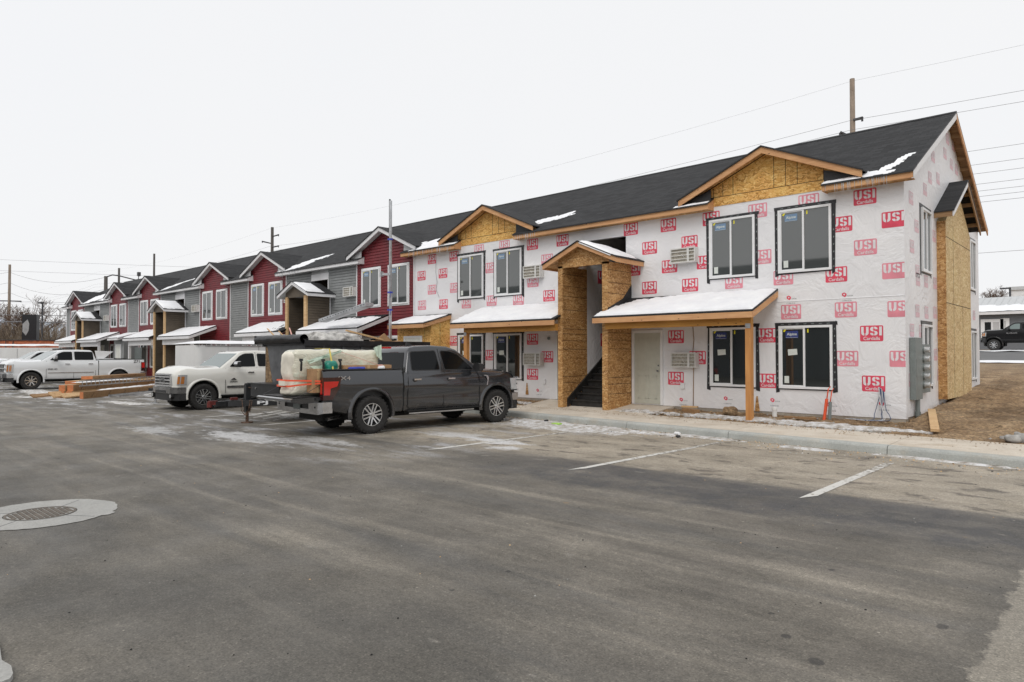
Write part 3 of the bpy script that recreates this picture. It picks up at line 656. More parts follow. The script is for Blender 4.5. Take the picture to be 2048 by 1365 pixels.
# ---- right hand building still wrapped in paper
def build_raw():
    T=-11.70; A=-6.84; B=-16.59
    R=thing('unfinished_apartment_building','two storey apartment building in white wrap with red USI squares and bare wood trim','apartment building',(T,YW,0))
    w=MB(); Yi=YW+.15
    for a,b,c,d in ((XSPLIT,T-.70,.33,5.72),(T+.70,XEND-.002,.33,5.72),(T-.70,T+.70,5.20,5.72)): w.box(a,b,YW,Yi,c,d,0)
    redp=[]
    strong=[(-4.59,5.33),(-9.61,5.33),(-13.35,5.33),(-14.6,5.34),(-12.12,5.39),(-8.34,5.34),(-10.21,4.76),(-8.97,4.78),(-9.39,2.23),(-9.4,1.09),(-10.75,4.19),(-4.48,2.22),(-8.75,1.66),(-10.83,5.37),(-19.61,5.33),(-18.39,5.32),(-20.22,4.75),(-18.99,4.75),(-18.35,2.24),(-14.6,2.24),(-14.6,1.1),(-13.97,1.67),(-13.9,3.62),(-18.96,3.6),(-16.52,1.72),(-4.01,4.74),(-6.87,2.22),(-6.85,1.09),(-5.1,4.77),(-5.22,3.61),(-4.45,1.09),(-10.22,3.63),(-9.58,4.18),(-8.96,3.62),(-8.52,4.2)]
    faded=[(-4.59,4.18),(-7.08,5.37),(-5.83,5.41),(-6.27,2.78),(-5.02,2.78),(-5.0,1.65),(-6.45,3.63),(-6.98,4.19),(-7.72,3.62),(-4.01,3.6),(-19.61,4.18),(-18.36,4.17),(-20.19,3.62),(-16.52,4.74),(-17.09,5.42),(-15.86,5.43),(-17.73,3.57),(-16.47,3.6),(-15.22,3.56),(-14.58,4.12),(-13.98,4.78),(-3.91,2.75),(-3.88,1.65)]
    for lst,rc in ((strong,2),(faded,3)):
        for (x,z) in lst:
            cl=None
            if x+.26>XEND: cl=(x-.3,XEND-.004)
            if (T-.7)-.1<x<(T+.7)+.1:
                cl=(T+.705,x+.3) if x>T else (x-.3,T-.705)
            if x-.26<XSPLIT: continue
            stencil(w,FRONT,x,z,rc,cl)
    for (x,z) in [(-6.27,3.08),(-5.0,3.08),(-9.19,0.47),(-7.91,0.56),(-6.69,0.57),(-5.36,0.52),(-4.24,0.6),(-14.33,0.54)]: permit(w,FRONT,x,z-.02)
    # creased overlap seam of the two wrap sheets
    w.prism([(T+.9,YW-.001,3.06),(XEND,YW-.001,3.06),(XEND,YW-.008,3.04),(T+.9,YW-.008,3.035)],(0,-.002,0),0)
    w.build('facade_wrap',[M('house_wrap'),M('wrap_print'),M('stencil_red'),M('stencil_faded'),M('stencil_pale'),M('electric_grey')],R)
    # end wall
    e=MB(); X=XEND; YB=26.0
    e.prism([(X,YW+.002,.36),(X,YB,.36),(X,YB,5.72),(X,YR,ZR-.12),(X,YW+.002,5.72)],(-.15,0,0),0)
    EP=lambda u,z,o: V((X+o,u,z))
    for (y,z) in [(17.42,5.28),(17.08,4.73),(17.91,4.71),(17.46,4.19),(19.71,4.71),(17.95,3.67),(17.08,3.63),(21.49,7.57),(22.29,7.57),(21.15,7.1),(19.71,6.72),(19.34,6.11),(20.25,6.26),(18.8,5.72),(16.91,2.71),(17.91,2.75),(18.8,2.75),(19.72,2.79),(17.37,2.29),(19.72,1.74),(18.22,2.29),(20.09,2.33),(17.03,1.68),(17.23,1.18),(20.09,1.23),(25.81,2.98),(25.12,2.95),(25.42,2.39),(25.74,1.94),(25.19,1.58),(17.99,3.48),(18.79,3.5),(19.76,3.53),(25.19,4.06),(25.78,3.71),(22.67,6.97),(21.98,6.98)]:
        if YW+.3<y<YB-.3: stencil(e,EP,y,z,4,None,False,.82)
    e.build('end_wall_wrap',[M('house_wrap'),M('wrap_print'),M('stencil_red'),M('stencil_faded'),M('stencil_pale')],R)
    bk=MB(); bk.box(XSPLIT,XEND-.16,25.85,26.0,.3,5.7); bk.build('rear_wall',M('house_wrap'),R)
    f=MB(); f.box(XSPLIT,XEND-.02,YW+.012,25.98,-.1,.345,0); f.build('foundation',M('foundation'),R)
    segs=[(A+1.42,-3.55,1,0),(B+1.42,A-1.42,1,1),(-21.09,B-1.42,1,1)]
    main_roof(R,XSPLIT,-3.55,segs); eave(R,segs,'raw')
    # gable end rakes, lookouts and decking underside
    k=MB()
    def Q(y,d): return (zr(y) if y<=YR else zr(2*YR-y))-d
    k.prism([(-3.58,16.47,Q(16.47,.04)),(-3.58,YR,Q(YR,.04)),(-3.58,YR,Q(YR,.20)),(-3.58,16.47,Q(16.47,.19))],(.03,0,0),0)
    k.build('front_rake',M('white_trim'),R,label='whitish rake board on the gable end')
    k=MB(); k.prism([(-3.58,YR,Q(YR,.04)),(-3.58,26.13,Q(26.13,.04)),(-3.58,26.13,Q(26.13,.19)),(-3.58,YR,Q(YR,.20))],(.03,0,0),0)
    k.build('rear_rake',M('fir_y'),R)
    k=MB()
    k.prism([(-3.60,16.5,Q(16.5,.05)),(-3.60,YR,Q(YR,.05)),(-3.60,26.1,Q(26.1,.05)),(-3.60,26.1,Q(26.1,.062)),(-3.60,YR,Q(YR,.065)),(-3.60,16.5,Q(16.5,.062))],(-.21,0,0),0)
    y=16.9
    while y<26:
        for dy in (0,):
            k.box(-3.80,-3.585,y,y+.04,Q(y,.19),Q(y,.055)) 
        y+=.42
    k.build('lookout',M('lumber_brown'),R)
    dormer(R,A,'raw'); dormer(R,B,'raw'); tower(R,T,'raw')
    porch(R,T+.60,A+.26,'raw',1,-6.77,(T+.88,-6.70),T+.88)
    porch(R,B-.32,T-.76,'raw',-1,-16.38,(-16.45,T-.87),T-.87)
    shed(R,-19.5,'raw')
    for c in (A,B):
        for (a,b) in ((.28,1.53),(-1.54,-.31)):
            if c==B: a,b=(-1.53,-.26) if a<0 else (.29,1.53)
            window(R,c+a,c+b,3.735,5.285,'tape',True,2 if a<0 else 2)
            window(R,c+a,c+b,.92,2.44,'tape',False,3)
    door(R,T+.91,T+1.91,.335,2.43); door(R,T-1.91,T-.91,.335,2.43)
    for xc in (T+2.62,T-2.78):
        aircon(R,xc,4.42); aircon(R,xc,1.595)
    # windows in the gable end
    for (a,b) in ((18.3,19.25),(24.35,25.3)):
        window(R,a,b,3.70,5.22,'tape',True,0,EP); window(R,a,b,.98,2.46,'tape',False,0,EP)
    # closed in stair bump on the gable end
    bm=MB(); X2=-3.60
    bm.box(XEND+.001,X2,20.0,23.3,.62,5.12,0)
    bm.prism([(X2,20.0,5.12),(X2,23.3,5.12),(X2,21.65,6.15)],(-.199,0,0),0)
    seam(bm,(X2,20.0,3.05),(X2,23.3,3.05),.014,1,(1,0,0)); seam(bm,(X2,20.9,5.1),(X2,20.9,.64),.008,1,(1,0,0)); seam(bm,(X2,20.0,4.72),(X2,23.3,4.72),.012,1,(1,0,0)); seam(bm,(X2,22.1,3.05),(X2,22.1,.64),.008,1,(1,0,0))
    bm.build('end_stair_wall',[M('osb_pale'),M('dark_void')],R)
    nf=MB(); nf.box(XEND+.003,X2-.002,19.985,20.0,.62,5.12); nf.build('end_stair_side',M('osb'),R)  # darker OSB paints the shade on this near face
    br=MB(); zt=6.42
    for s in (-1,1):
        br.prism([(XEND+.002,21.65,zt),(-3.36,21.65,zt),(-3.36,21.65+s*1.95,zt-.56*1.95),(XEND+.002,21.65+s*1.95,zt-.56*1.95)],(0,0,-.035),0,mi_side=1)
    br.build('end_stair_roof',[M('shingles_cross'),M('black_felt')],R)
    bf=MB()
    for s,mi in ((-1,0),(1,1)):
        bf.prism([(-3.40,21.65,zt-.036),(-3.40,21.65+s*1.93,zt-.036-.56*1.93),(-3.40,21.65+s*1.93,zt-.17-.56*1.93),(-3.40,21.65,zt-.18)],(.03,0,0),mi)
    bf.box(XEND+.003,-3.401,19.72,19.75,zt-.17-.56*1.93,zt-.04-.56*1.93,1)
    for y in (22.0,22.4,22.8,23.2): bf.box(XEND+.002,-3.401,y,y+.04,zt-.17-.56*(y-21.65),zt-.05-.56*(y-21.62),1)
    bf.build('end_stair_fascia',[M('white_trim'),M('lumber_brown')],R)
    # small fixtures
    for (x,z) in [(-9.19,0.89),(-14.09,0.87)]:
        o=MB(); o.box(x-.05,x+.06,YW-.05,YW-.006,z-.07,z+.08); o.build('outlet_box',M('vinyl_white'),R)
    x,z=[(-13.9,2.26)][0]; o=MB(); o.cyl((x,YW-.006,z),(x,YW-.04,z),.05,.05,16); o.build('light_box',M('electric_grey'),R)
    # battens poking below windows
    for (x,z) in [(-7.13,0.48),(-14.84,0.59)]:
        o=MB(); o.prism([(x-.01,YW-.006,z+.22),(x+.02,YW-.006,z+.22),(x+.075,YW-.006,z-.16),(x-.055,YW-.006,z-.16)],(0,-.012,0)); o.build('sheathing_patch',M('osb'),R)
    # wind cord hanging down wrap
    o=MB(); pts=[(-19.36,5.28),(-19.38,4.82),(-19.3,4.44),(-19.35,4.16),(-19.18,3.87)]
    o.tube([(x,YW-.02,z) for x,z in pts],.006,5); o.build('cord',M('wire'),R)
    o=MB(); pts=[(-8.88,2.52),(-8.85,2.14),(-8.88,1.8),(-8.86,1.4),(-8.87,0.93),(-8.88,0.37)]
    o.tube([(x,YW-.012,z) for x,z in pts],.010,5); o.build('seam_cord',M('lumber_brown'),R)
    return R

def meter_bank():
    R=thing('electric_meter_bank','tall grey electric cabinet with five round meters on the gable end wall','meter bank',(-3.7,17.3,1.4))
    c=MB(); c.box(XEND+.012,XEND+.125,17.10,17.72,.74,2.12); c.box(XEND+.125,XEND+.130,17.16,17.66,1.25,1.65); c.build('cabinet',M('electric_grey'),R)
    c=MB(); c.box(XEND+.012,XEND+.10,17.722,18.62,.86,1.98); c.build('meter_panel',M('electric_grey'),R)
    for q in range(5):
        z=1.05+q*.20
        m=MB(); m.cyl((XEND+.10,17.95,z),(XEND+.13,17.95,z),.088,.088,18); m.cyl((XEND+.13,17.95,z),(XEND+.22,17.95,z),.074,.068,18,1); m.cyl((XEND+.22,17.95,z),(XEND+.23,17.95,z),.068,.05,18,1)
        m.build('meter',[M('electric_grey'),M('lamp_clear')],R)
    c=MB(); c.cyl((XEND+.07,17.5,.2),(XEND+.07,17.5,.74),.05,.05,14); c.cyl((XEND+.07,17.5,.36),(XEND+.07,17.5,.46),.06,.06,14); c.build('conduit',M('electric_grey'),R)

# ---- finished row further left
def build_done():
    R=thing('finished_apartment_building','long two storey apartment row with red and grey siding, white trim and snowy porch roofs','apartment building',(-43,YW,0))
    ks=(1,2,3); As=[-6.84-PITCH*k for k in ks]; Bs=[-16.59-PITCH*k for k in ks]; Ts=[-11.70-PITCH*k for k in ks]
    hw=1.94
    reds=sorted([(c-hw,c+hw) for c in As+Bs]); XR=XSPLIT-.002
    core=MB()
    x=XFAR; holes=[(t-.70,t+.70) for t in Ts]
    edges=[XFAR]
    for a,b in sorted(holes): edges+= [a,b]
    edges.append(XR)
    for i in range(0,len(edges),2): core.box(edges[i],edges[i+1],YW+.012,YW+.15,.3,5.72)
    for a,b in holes: core.box(a,b,YW,YW+.15,5.15,5.72)
    for c in As+Bs: core.prism([(c-2.2,YW+.013,5.6),(c+2.2,YW+.013,5.6),(c+2.2,YW+.013,5.80),(c,YW+.013,6.76),(c-2.2,YW+.013,5.80)],(0,.139,0))
    core.build('wall_core',M('soffit'),R)
    for a,b in reds:
        red=MB()
        c=(a+b)/2; b=min(b,XR)
        lap_wall(red,FRONT,lambda z:(a,b) if z<5.56 else (max(c-(6.76-z)/.436,c-1.9),min(c+(6.76-z)/.436,b)),.33,6.76,.12)
        red.build('red_siding',M('red_siding'),R)
    cur=XFAR; spans=[]
    for a,b in reds: spans.append((cur,a)); cur=b
    for a,b in spans:
        cuts=[(a,b)]
        for h0,h1 in holes:
            cuts=[q for (p,r) in cuts for q in (((p,h0),(h1,r)) if p<h0 and r>h1 else ((p,r),))]
        for p,r in cuts: gry=MB(); lap_wall(gry,FRONT,lambda z:(p,r),.33,5.54,.12); gry.build('grey_siding',M('grey_siding'),R)
    def strip(x0,x1,z0=.33,z1=5.53): t=MB(); t.box(x0,x1,YW-.036,YW-.003,z0,z1); t.build('corner_trim',M('white_trim'),R)
    for a,b in reds:
        for x in (a,b):
            if x<XR: strip(x-.03,x+.03)
    strip(XFAR-.03,XFAR+.05); strip(XR-.06,XR)
    for a,b in holes:
        t=MB(); t.box(a,b,YW-.02,YW-.002,5.10,5.40); t.build('header_trim',M('white_trim'),R); strip(b,b+.05,4.3,5.4)
    e=MB(); e.prism([(XFAR,YW,.3),(XFAR,26,.3),(XFAR,26,5.72),(XFAR,YR,ZR-.12),(XFAR,YW,5.72)],(.15,0,0)); e.box(XFAR,XR,25.85,26,.3,5.7); e.build('end_wall',M('grey_siding'),R)
    f=MB(); f.box(XFAR+.02,XR,YW+.012,25.98,-.1,.345); f.build('foundation',M('foundation'),R)
    segs=[]; cs=sorted(As+Bs); cur=XFAR-.25
    for c in cs: segs.append((cur,c-1.42,cur>XFAR,1)); cur=c+1.42
    segs=[(a,b,1,1) for a,b,_,_ in segs]
    main_roof(R,XFAR-.25,XR,segs); eave(R,segs,'done')
    rk=MB(); 
    rk.prism([(XFAR-.25,16.47,zr(16.47)-.04),(XFAR-.25,YR,ZR-.04),(XFAR-.25,YR,ZR-.2),(XFAR-.25,16.47,zr(16.47)-.19)],(.03,0,0)); rk.build('end_rake',M('white_trim'),R)
    for k,A,B,T in zip(ks,As,Bs,Ts):
        dormer(R,A,'done'); dormer(R,B,'done'); tower(R,T,'done')
        porch(R,T+.60,A+.26+(0.0),'done',1,A+.07,(T+.88,A+.14),T+.88)
        porch(R,B-.32,T-.76,'done',-1,B+.21,(B+.14,T-.87),T-.87)
        for c in (A,B):
            for (a,b) in ((.28,1.53),(-1.54,-.31)):
                window(R,c+a,c+b,3.735,5.285,'trim',True,2 if k==1 else 0); window(R,c+a,c+b,.92,2.44,'trim',False,0)
        door(R,T+.91,T+1.91,.335,2.43,'door_white',YW-.022); door(R,T-1.91,T-.91,.335,2.43,'door_white',YW-.022)
        aircon(R,T+2.5,4.42); aircon(R,T-2.5,4.42)
    shed(R,-3.83-PITCH*3,'done')
    return R
CP=math.atan(26.5/1365.33); CYAW=math.atan(1479/math.hypot(1365.33,26.5))
# ---------------------------------------------------------------- ground
def curb_y(x): 
    return 13.05+.088*(-1.4-x) if x>-13.5 else 14.115
def walk_y(x): return min(15.55,14.75+.08*(-1.6-x)) if x>-12 else 15.55
def terr(x,y):
    P=[(14.5,.16),(15.4,.17),(16.8,.26),(20,.44),(26,.80),(36,1.12),(41.5,1.30),(61,1.90),(67,2.05),(90,2.25),(400,2.3)]
    for (a,za),(b,zb) in zip(P,P[1:]):
        if y<=b: z=za+(zb-za)*max(0,(y-a))/(b-a); break
    else: z=2.3
    if x<-22:            # level yard beyond the long row
        k=min(1,(-22-x)/20) if y>27 else (min(1,(-66.9-x)/3) if x<-66.9 else 0)
        z=z*(1-k)+(-.05 if x<-66.9 or y>27 else z)*k
    return z
def ground():
    a=MB(); 
    a.grid(lambda u,v:V((-700+1400*u,-700+(14.5+700)*v,0)),28,14,0,False)
    a.grid(lambda u,v:V((-700+(700-66.9)*u,14.5+500*v,0)),6,6,0,False)
    a.build('asphalt_lot',M('asphalt'),kind='structure')
    # terrain
    xs=[-66.8]+[-66+2*i for i in range(22)]+[-22+.5*i for i in range(9)]+[-17.5+.14*i for i in range(142)]+[2.5+1.5*i for i in range(8)]+[16,22,30,45,70,120,250,700]
    ys=[14.6,14.8]+[14.95+.13*i for i in range(42)]+[20.6+.3*i for i in range(26)]+[28.6+1*i for i in range(14)]+[42.6+2*i for i in range(10)]+[64,68,75,90,130,250,700]
    def f(i,j):
        x,y=xs[i],ys[j]; z=terr(x,y)
        near=max(0,1-max(0,(y-28)/12))
        wk=walk_y(x)
        if y<wk: z=min(z,.13)
        elif y<wk+.2 : z+=.0
        if y>wk:
            n=noise.noise(V((x*1.1,y*1.1,3)))*.06+noise.noise(V((x*3.1,y*3.1,1)))*.05+noise.noise(V((x*7,y*7,5)))*.035
            e=min(1,(y-wk)/.35)
            z+=n*near*e+(.03*e if x>-3.7 else 0)
            if -3.7<x<0 and 16.5<y<24: z+=.05
        return V((x,y,z))
    nx,ny=len(xs)-1,len(ys)-1
    vs=[f(i,j) for i in range(nx+1) for j in range(ny+1)]
    def inside(i,j): # leave out what lies under the buildings
        return -66.5<xs[i] and xs[i+1]<-4.2 and ys[j]>17.1 and ys[j+1]<25.7
    fs=[(i*(ny+1)+j,(i+1)*(ny+1)+j,(i+1)*(ny+1)+j+1,i*(ny+1)+j+1) for i in range(nx) for j in range(ny) if not inside(i,j)]
    t=MB(); t.add(vs,fs,0,True); t.build('dirt_ground',M('dirt'),kind='structure')
    # sidewalk and curb
    s=MB(); c=MB(); joints=[2.4,-.55,-3.3,-6.35,-9.0,-12.0,-13.5]+[-16.5-3*i for i in range(18)]
    xs2=[8]+joints
    for x0,x1 in zip(xs2,xs2[1:]):
        a,b=x0-.006,x1+.006
        prof=lambda x:[(x,curb_y(x)+.0,-.05),(x,curb_y(x)+.02,.10),(x,curb_y(x)+.035,.128),(x,curb_y(x)+.065,.147),(x,curb_y(x)+.11,.152),(x,curb_y(x)+.19,.153),(x,curb_y(x)+.19,-.05)]
        A,B=prof(a),prof(b); n=len(A)
        c.add(A+B,[(i,n+i,n+i+1,i+1) for i in range(n-1)]+[list(range(n))[::-1],[n+i for i in range(n)]],0,False)
    for x0,x1 in zip(xs2,xs2[1:]):
        for h in (0,):
            a,b=x0-.005,x1+.005
            s.add([(a,curb_y(a)+.197,.152),(b,curb_y(b)+.197,.152),(b,walk_y(b),.185),(a,walk_y(a),.185),(a,walk_y(a),.0),(b,walk_y(b),.0),(a,curb_y(a)+.197,0),(b,curb_y(b)+.197,0)],
                  [(0,3,2,1),(2,3,4,5),(0,1,7,6),(0,6,4,3),(1,2,5,7)])
    c.build('curb',M('curb_concrete'),kind='structure'); s.build('sidewalk',M('sidewalk'),kind='structure')
    p=MB()
    for x0,x1 in ((-13.9,-9.45),(-29.6,-25.1),(-45.3,-40.8),(-60.9,-56.4)):
        p.add([(x0,15.56,.189),(x1,15.56 if x1<-12 else walk_y(x1)+.006,.189),(x1,16.8,.322),(x0,16.8,.322),(x1,15.56 if x1<-12 else walk_y(x1)+.006,0),(x1,16.8,0),(x0,15.56,0)],[(0,1,2,3),(1,4,5,2),(0,6,4,1)])
    p.build('porch_slab',M('sidewalk'),kind='structure')
    # stall stripes
    def stripe(x0,x1,y0,y1,w=.125,cut=.30,name='stall_stripe',mat='worn_paint'):
        m=MB(); m.add([(x0-w/2,y0-cut/2,.005),(x0+w/2,y0+cut/2,.005),(x1+w/2,y1,.005),(x1-w/2,y1-.1,.005)],[(0,1,2,3)]); m.build(name,M(mat),kind='structure')
    stripe(-3.03,-3.01,8.62,12.25); stripe(-6.34,-6.18,8.32,12.85); stripe(-9.60,-9.5,8.25,13.4)
    for q in range(3,16): stripe(-9.60-3.2*(q-2)-.0,-9.55-3.2*(q-2),8.25,13.9)
    for q in range(4): stripe(-16.9-.55*q,-18.6-.55*q,9.0,11.6,.09,.0)
    # road behind
    r=MB(); r.add([(-150,44.9,1.425),(150,44.9,1.425),(150,61,1.915),(-150,61,1.915)],[(0,1,2,3)]); r.build('back_road',M('road_far'),kind='structure')
    r=MB(); r.grid(lambda u,v:V((-30+60*u,41.4+3.3*v,1.325+.10*v+.05*noise.noise(V((u*40,v*2,0))))),80,6,0,True)
    r.grid(lambda u,v:V((-30+60*u,61.1+9*v,1.95+.13*v+.12*abs(noise.noise(V((u*30,v*2,0)))))),60,6,0,True); r.build('snow_verge',M('snow'),kind='stuff',label='strip of snow along the far road',cat='snow')
def manhole():
    cx,cy,r0,r1=-8.90,2.02,.33,.74
    R=thing('manhole_cover','round cast iron manhole cover set in a pale concrete collar in the asphalt','manhole',(cx,cy,0))
    m=MB(); n=56
    n=120; rr=[r1*(1+.05*noise.noise(V((cos(2*pi*i/n)*2,sin(2*pi*i/n)*2,4)))+.025*noise.noise(V((cos(2*pi*i/n)*9,sin(2*pi*i/n)*9,4))) + (.06 if abs(i-n*.12)<2 else 0)) for i in range(n)]
    vs=[(cx+r0*1.03*cos(2*pi*i/n),cy+r0*1.03*sin(2*pi*i/n),.006) for i in range(n)]+[(cx+rr[i]*cos(2*pi*i/n),cy+rr[i]*sin(2*pi*i/n),.006) for i in range(n)]
    m.add(vs,[(i,n+i,n+(i+1)%n,(i+1)%n) for i in range(n)]); [m.beam((cx+cos(a)*r0*1.05,cy+sin(a)*r0*1.05,.0065),(cx+cos(a+.04)*r1*.93,cy+sin(a+.04)*r1*.93,.0065),.008,.002,1) for a in (.5,2.3,3.9,5.4)]; m.build('concrete_collar',[M('old_concrete'),M('dark_steel')],R)
    c=MB(); c.cyl((cx,cy,.001),(cx,cy,.005),r0,r0,48,0)
    k=.052
    for i in range(-6,7):
        for j in range(-6,7):
            x=i*k; y=j*k
            if x*x+y*y<(r0-.045)**2:
                d=.019; c.box(cx+x-d,cx+x+d,cy+y-d,cy+y+d,.005,.012,1)
    for i in range(40):
        a0=2*pi*i/40; a1=2*pi*(i+1)/40
        c.add([(cx+r*cos(a),cy+r*sin(a),.011) for a in (a0,a1) for r in (r0-.022,r0)],[(0,1,3,2)],1)
    c.build('cover',[M('old_concrete'),M('cast_iron')],R)
    # concrete lump lower left corner
    l=MB(); pts=[(-5.4,.97),(-4.95,.93),(-4.74,.90),(-4.62,.92),(-4.50,.905),(-4.44,.88),(-4.40,.75),(-4.35,.2),(-5.2,.1)]
    l.prism([(x,y,0) for x,y in pts],(0,0,.03)); l.build('concrete_patch',M('old_concrete'),kind='structure')

# ---------------------------------------------------------------- snow
def snow_sheet(mb,P,nrm,nu,nv,size,mask,th,seed=0,mi=0,rag=.6):
    """P(u,v)->point; mask(u,v)->value, positive where snow lies; surface dips under the roof at its ragged rim"""
    N=V(nrm).normalized(); H=[[0]*(nv+1) for _ in range(nu+1)]; pts=[]
    for i in range(nu+1):
        for j in range(nv+1):
            u,v=i/nu,j/nv; p=P(u,v); n=noise.noise(p*1.6+V((seed,0,0)))*.5+noise.noise(p*5+V((seed,1,0)))*.45+noise.noise(p*13+V((seed,2,0)))*.22
            h=mask(u,v)+n*rag; H[i][j]=h
            t=max(-.012,min(1,h*2.2))*th*(1+.25*noise.noise(p*5))
            pts.append(p+N*t)
    fs=[]
    for i in range(nu):
        for j in range(nv):
            if max(H[i][j],H[i+1][j],H[i][j+1],H[i+1][j+1])>0: fs.append((i*(nv+1)+j,(i+1)*(nv+1)+j,(i+1)*(nv+1)+j+1,i*(nv+1)+j+1))
    if not fs: return
    mb.add(pts,fs,mi,True)
    # give it an underside rim by dropping boundary skirts
    from collections import Counter
    ec=Counter(); 
    for f in fs:
        for a,b in zip(f,f[1:]+f[:1]): ec[(min(a,b),max(a,b))]+=1
    base=len(mb.v)-len(pts)
    for f in fs:
        for a,b in zip(f,f[1:]+f[:1]):
            if ec[(min(a,b),max(a,b))]==1:
                pa,pb=pts[a],pts[b]; q=th*1.15
                mb.add([pa,pb,pb-N*q,pa-N*q],[(0,1,2,3)],mi,True)
def edge(u,v,du0=.04,du1=.04,dv0=.04,dv1=.04): # 0 at border, 1 inside
    return min(1,u/max(du0,1e-3),(1-u)/max(du1,1e-3),v/max(dv0,1e-3),(1-v)/max(dv1,1e-3))
def all_snow():
    zr_n=V((0,-.519,1))
    def main(mb,blobs,seed):
        for (x,y,rx,ry,ang,st) in blobs:
            R=max(rx,ry)*1.5
            def P(u,v):
                X=min(x+(u-.5)*2*R,-3.585); Y=min(max(y+(v-.5)*2*R,16.45),YR); return V((X,Y,zr(Y)+.002))
            def mk(u,v):
                a=(u-.5)*2*R; b=(v-.5)*2*R
                if y+b<16.47: return -3
                if y+b<16.9 and any(abs(min(x+a,-3.585)-q)<1.46 for k_ in range(4) for q in (-6.84-PITCH*k_,-16.59-PITCH*k_)): return -3
                c,s_=cos(ang),sin(ang); p=(a*c+b*s_)/rx; q=(-a*s_+b*c)/ry
                return (1-sqrt(p*p+q*q))*1.2
            n=int(2*R/.05); n=min(max(n,16),90)
            snow_sheet(mb,P,zr_n,n,n,R,mk,st*.6,seed+x,rag=1.5)
    def porch_snow(mb,x0,x1,seed,cover=1.0,th=.07,bare=None):
        zf=2.79; k=(3.37-2.79)/1.5
        P=lambda u,v: V((x0+(x1-x0)*u,15.31+1.45*v,zf+k*(15.31+1.45*v-15.3)+.002))
        def mk(u,v):
            e=edge(u,v,.02,.02,.03,.12)*.8-.1
            if bare: e-=bare(u,v)
            return e+(cover-1)*1.2
        snow_sheet(mb,P,(0,-k,1),90,34,1,mk,th*.8,seed)
    def tower_snow(mb,T,seed,u0,u1,v0,v1,th=.05):
        P=lambda u,v: V((T+.03+1.27*u,15.37+1.4*v,4.97-.43*(.03+1.27*u)+.002))
        def mk(u,v): return edge((u-u0)/(u1-u0),(v-v0)/(v1-v0),.1,.12,.05,.1)*.9-.2 if u0<u<u1 and v0<v<v1 else -1.2
        snow_sheet(mb,P,(.43,0,1),26,28,1,mk,th,seed)
    s=MB()
    # building one
    T=-11.70
    porch_snow(s,T+.62,-6.60,1,1.0,.075,lambda u,v: max(0,(.33-u)*3.2)*max(0,(v-.25)*2.2)+ (2 if (u<.045 and v>.15) else 0))
    porch_snow(s,-16.88,T-.80,2,1.0,.075,lambda u,v: 0.9 if u>.97 else 0)
    tower_snow(s,T,3,0.02,.92,.0,.9,.05)
    main(s,MAIN_SNOW,5)
    # closet roof
    P=lambda u,v: V((-20.58+2.05*u,15.47+1.3*v,2.87+.285*(15.47+1.3*v-15.5)+.002)); snow_sheet(s,P,(0,-.285,1),30,22,1,lambda u,v: edge(u,v,.05,.05,.06,.1)*.7-max(0,(v-.45))*1.4+.0,.04,4)
    # finished row
    for k in (1,2,3):
        T=-11.70-PITCH*k; A=-6.84-PITCH*k; B=-16.59-PITCH*k
        porch_snow(s,T+.62,A+.24,10+k,.80 if k==1 else 1,.05,(lambda u,v: max(0,v-.55)*1.6) if k==1 else None)
        porch_snow(s,B-.30,T-.80,20+k,.85 if k==1 else 1,.05,(lambda u,v: max(0,u-.4)*1.5) if k==1 else None)
        if k==1: tower_snow(s,T,30,.10,.95,.0,.62)
        else: tower_snow(s,T,30+k,.0,.98,.0,.72 if k==3 else .85,.06)
    P=lambda u,v: V((-3.83-PITCH*3-1.05+2.05*u,15.47+1.3*v,2.87+.285*(15.47+1.3*v-15.5)+.002)); snow_sheet(s,P,(0,-.285,1),20,16,1,lambda u,v: edge(u,v)*.5-.1,.04,8)
    s.build('roof_snow',M('snow'),kind='stuff',label='patches of white snow lying on the shingle roofs',cat='snow')
    # ground snow and ice
    g=MB()
    def patch(x,y,rx,ry,ang,th,seed,zf,amp=1,mi=0,n=70):
        R=1.25
        c,s_=cos(ang),sin(ang)
        def P(u,v):
            a=(u-.5)*2*R*rx; b=(v-.5)*2*R*ry; X=x+a*c-b*s_; Y=y+a*s_+b*c; return V((X,Y,zf(X,Y)))
        def mk(u,v): return (1-sqrt(((u-.5)*2*R)**2+((v-.5)*2*R)**2))*amp
        n=int(min(150,max(50,2.5*rx/.045)));snow_sheet(g,P,(0,0,1),n,int(min(90,max(20,2.5*ry/.045))),1,mk,th*.7,seed,mi,1.25)
    flat=lambda X,Y:.003
    for (x,y,rx,ry,ang,th,sd) in ((-11.0,13.3,1.9,.42,-.09,.05,1),(-8.9,13.25,1.5,.30,-.09,.045,2),(-10.2,12.7,1.5,.35,-.1,.02,3),(-6.9,13.3,.9,.14,-.09,.03,4),(-4.7,13.0,.5,.12,-.1,.03,5),
                                  (-2.3,12.98,1.2,.08,-.09,.03,6)):
        patch(x,y,rx,ry,ang,th,sd,flat,1)
    dz=lambda X,Y: max(terr(X,Y),.185 if Y<walk_y(X) else 0)+.035
    for (x,y,rx,ry,ang,th,sd,am) in ((-8.8,15.75,1.5,.16,.0,.05,20,.42),(-7.2,15.75,.9,.2,-.1,.05,21,.5),(-5.0,15.45,1.25,.26,-.08,.07,22,1.1),(-4.0,15.5,.8,.14,0,.05,23,.9),(-10.0,15.9,.4,.1,.3,.04,24,.7),(-15.4,15.9,1.2,.2,.0,.04,25,.6)):
        patch(x,y,rx,ry,ang,th,sd,dz,am)
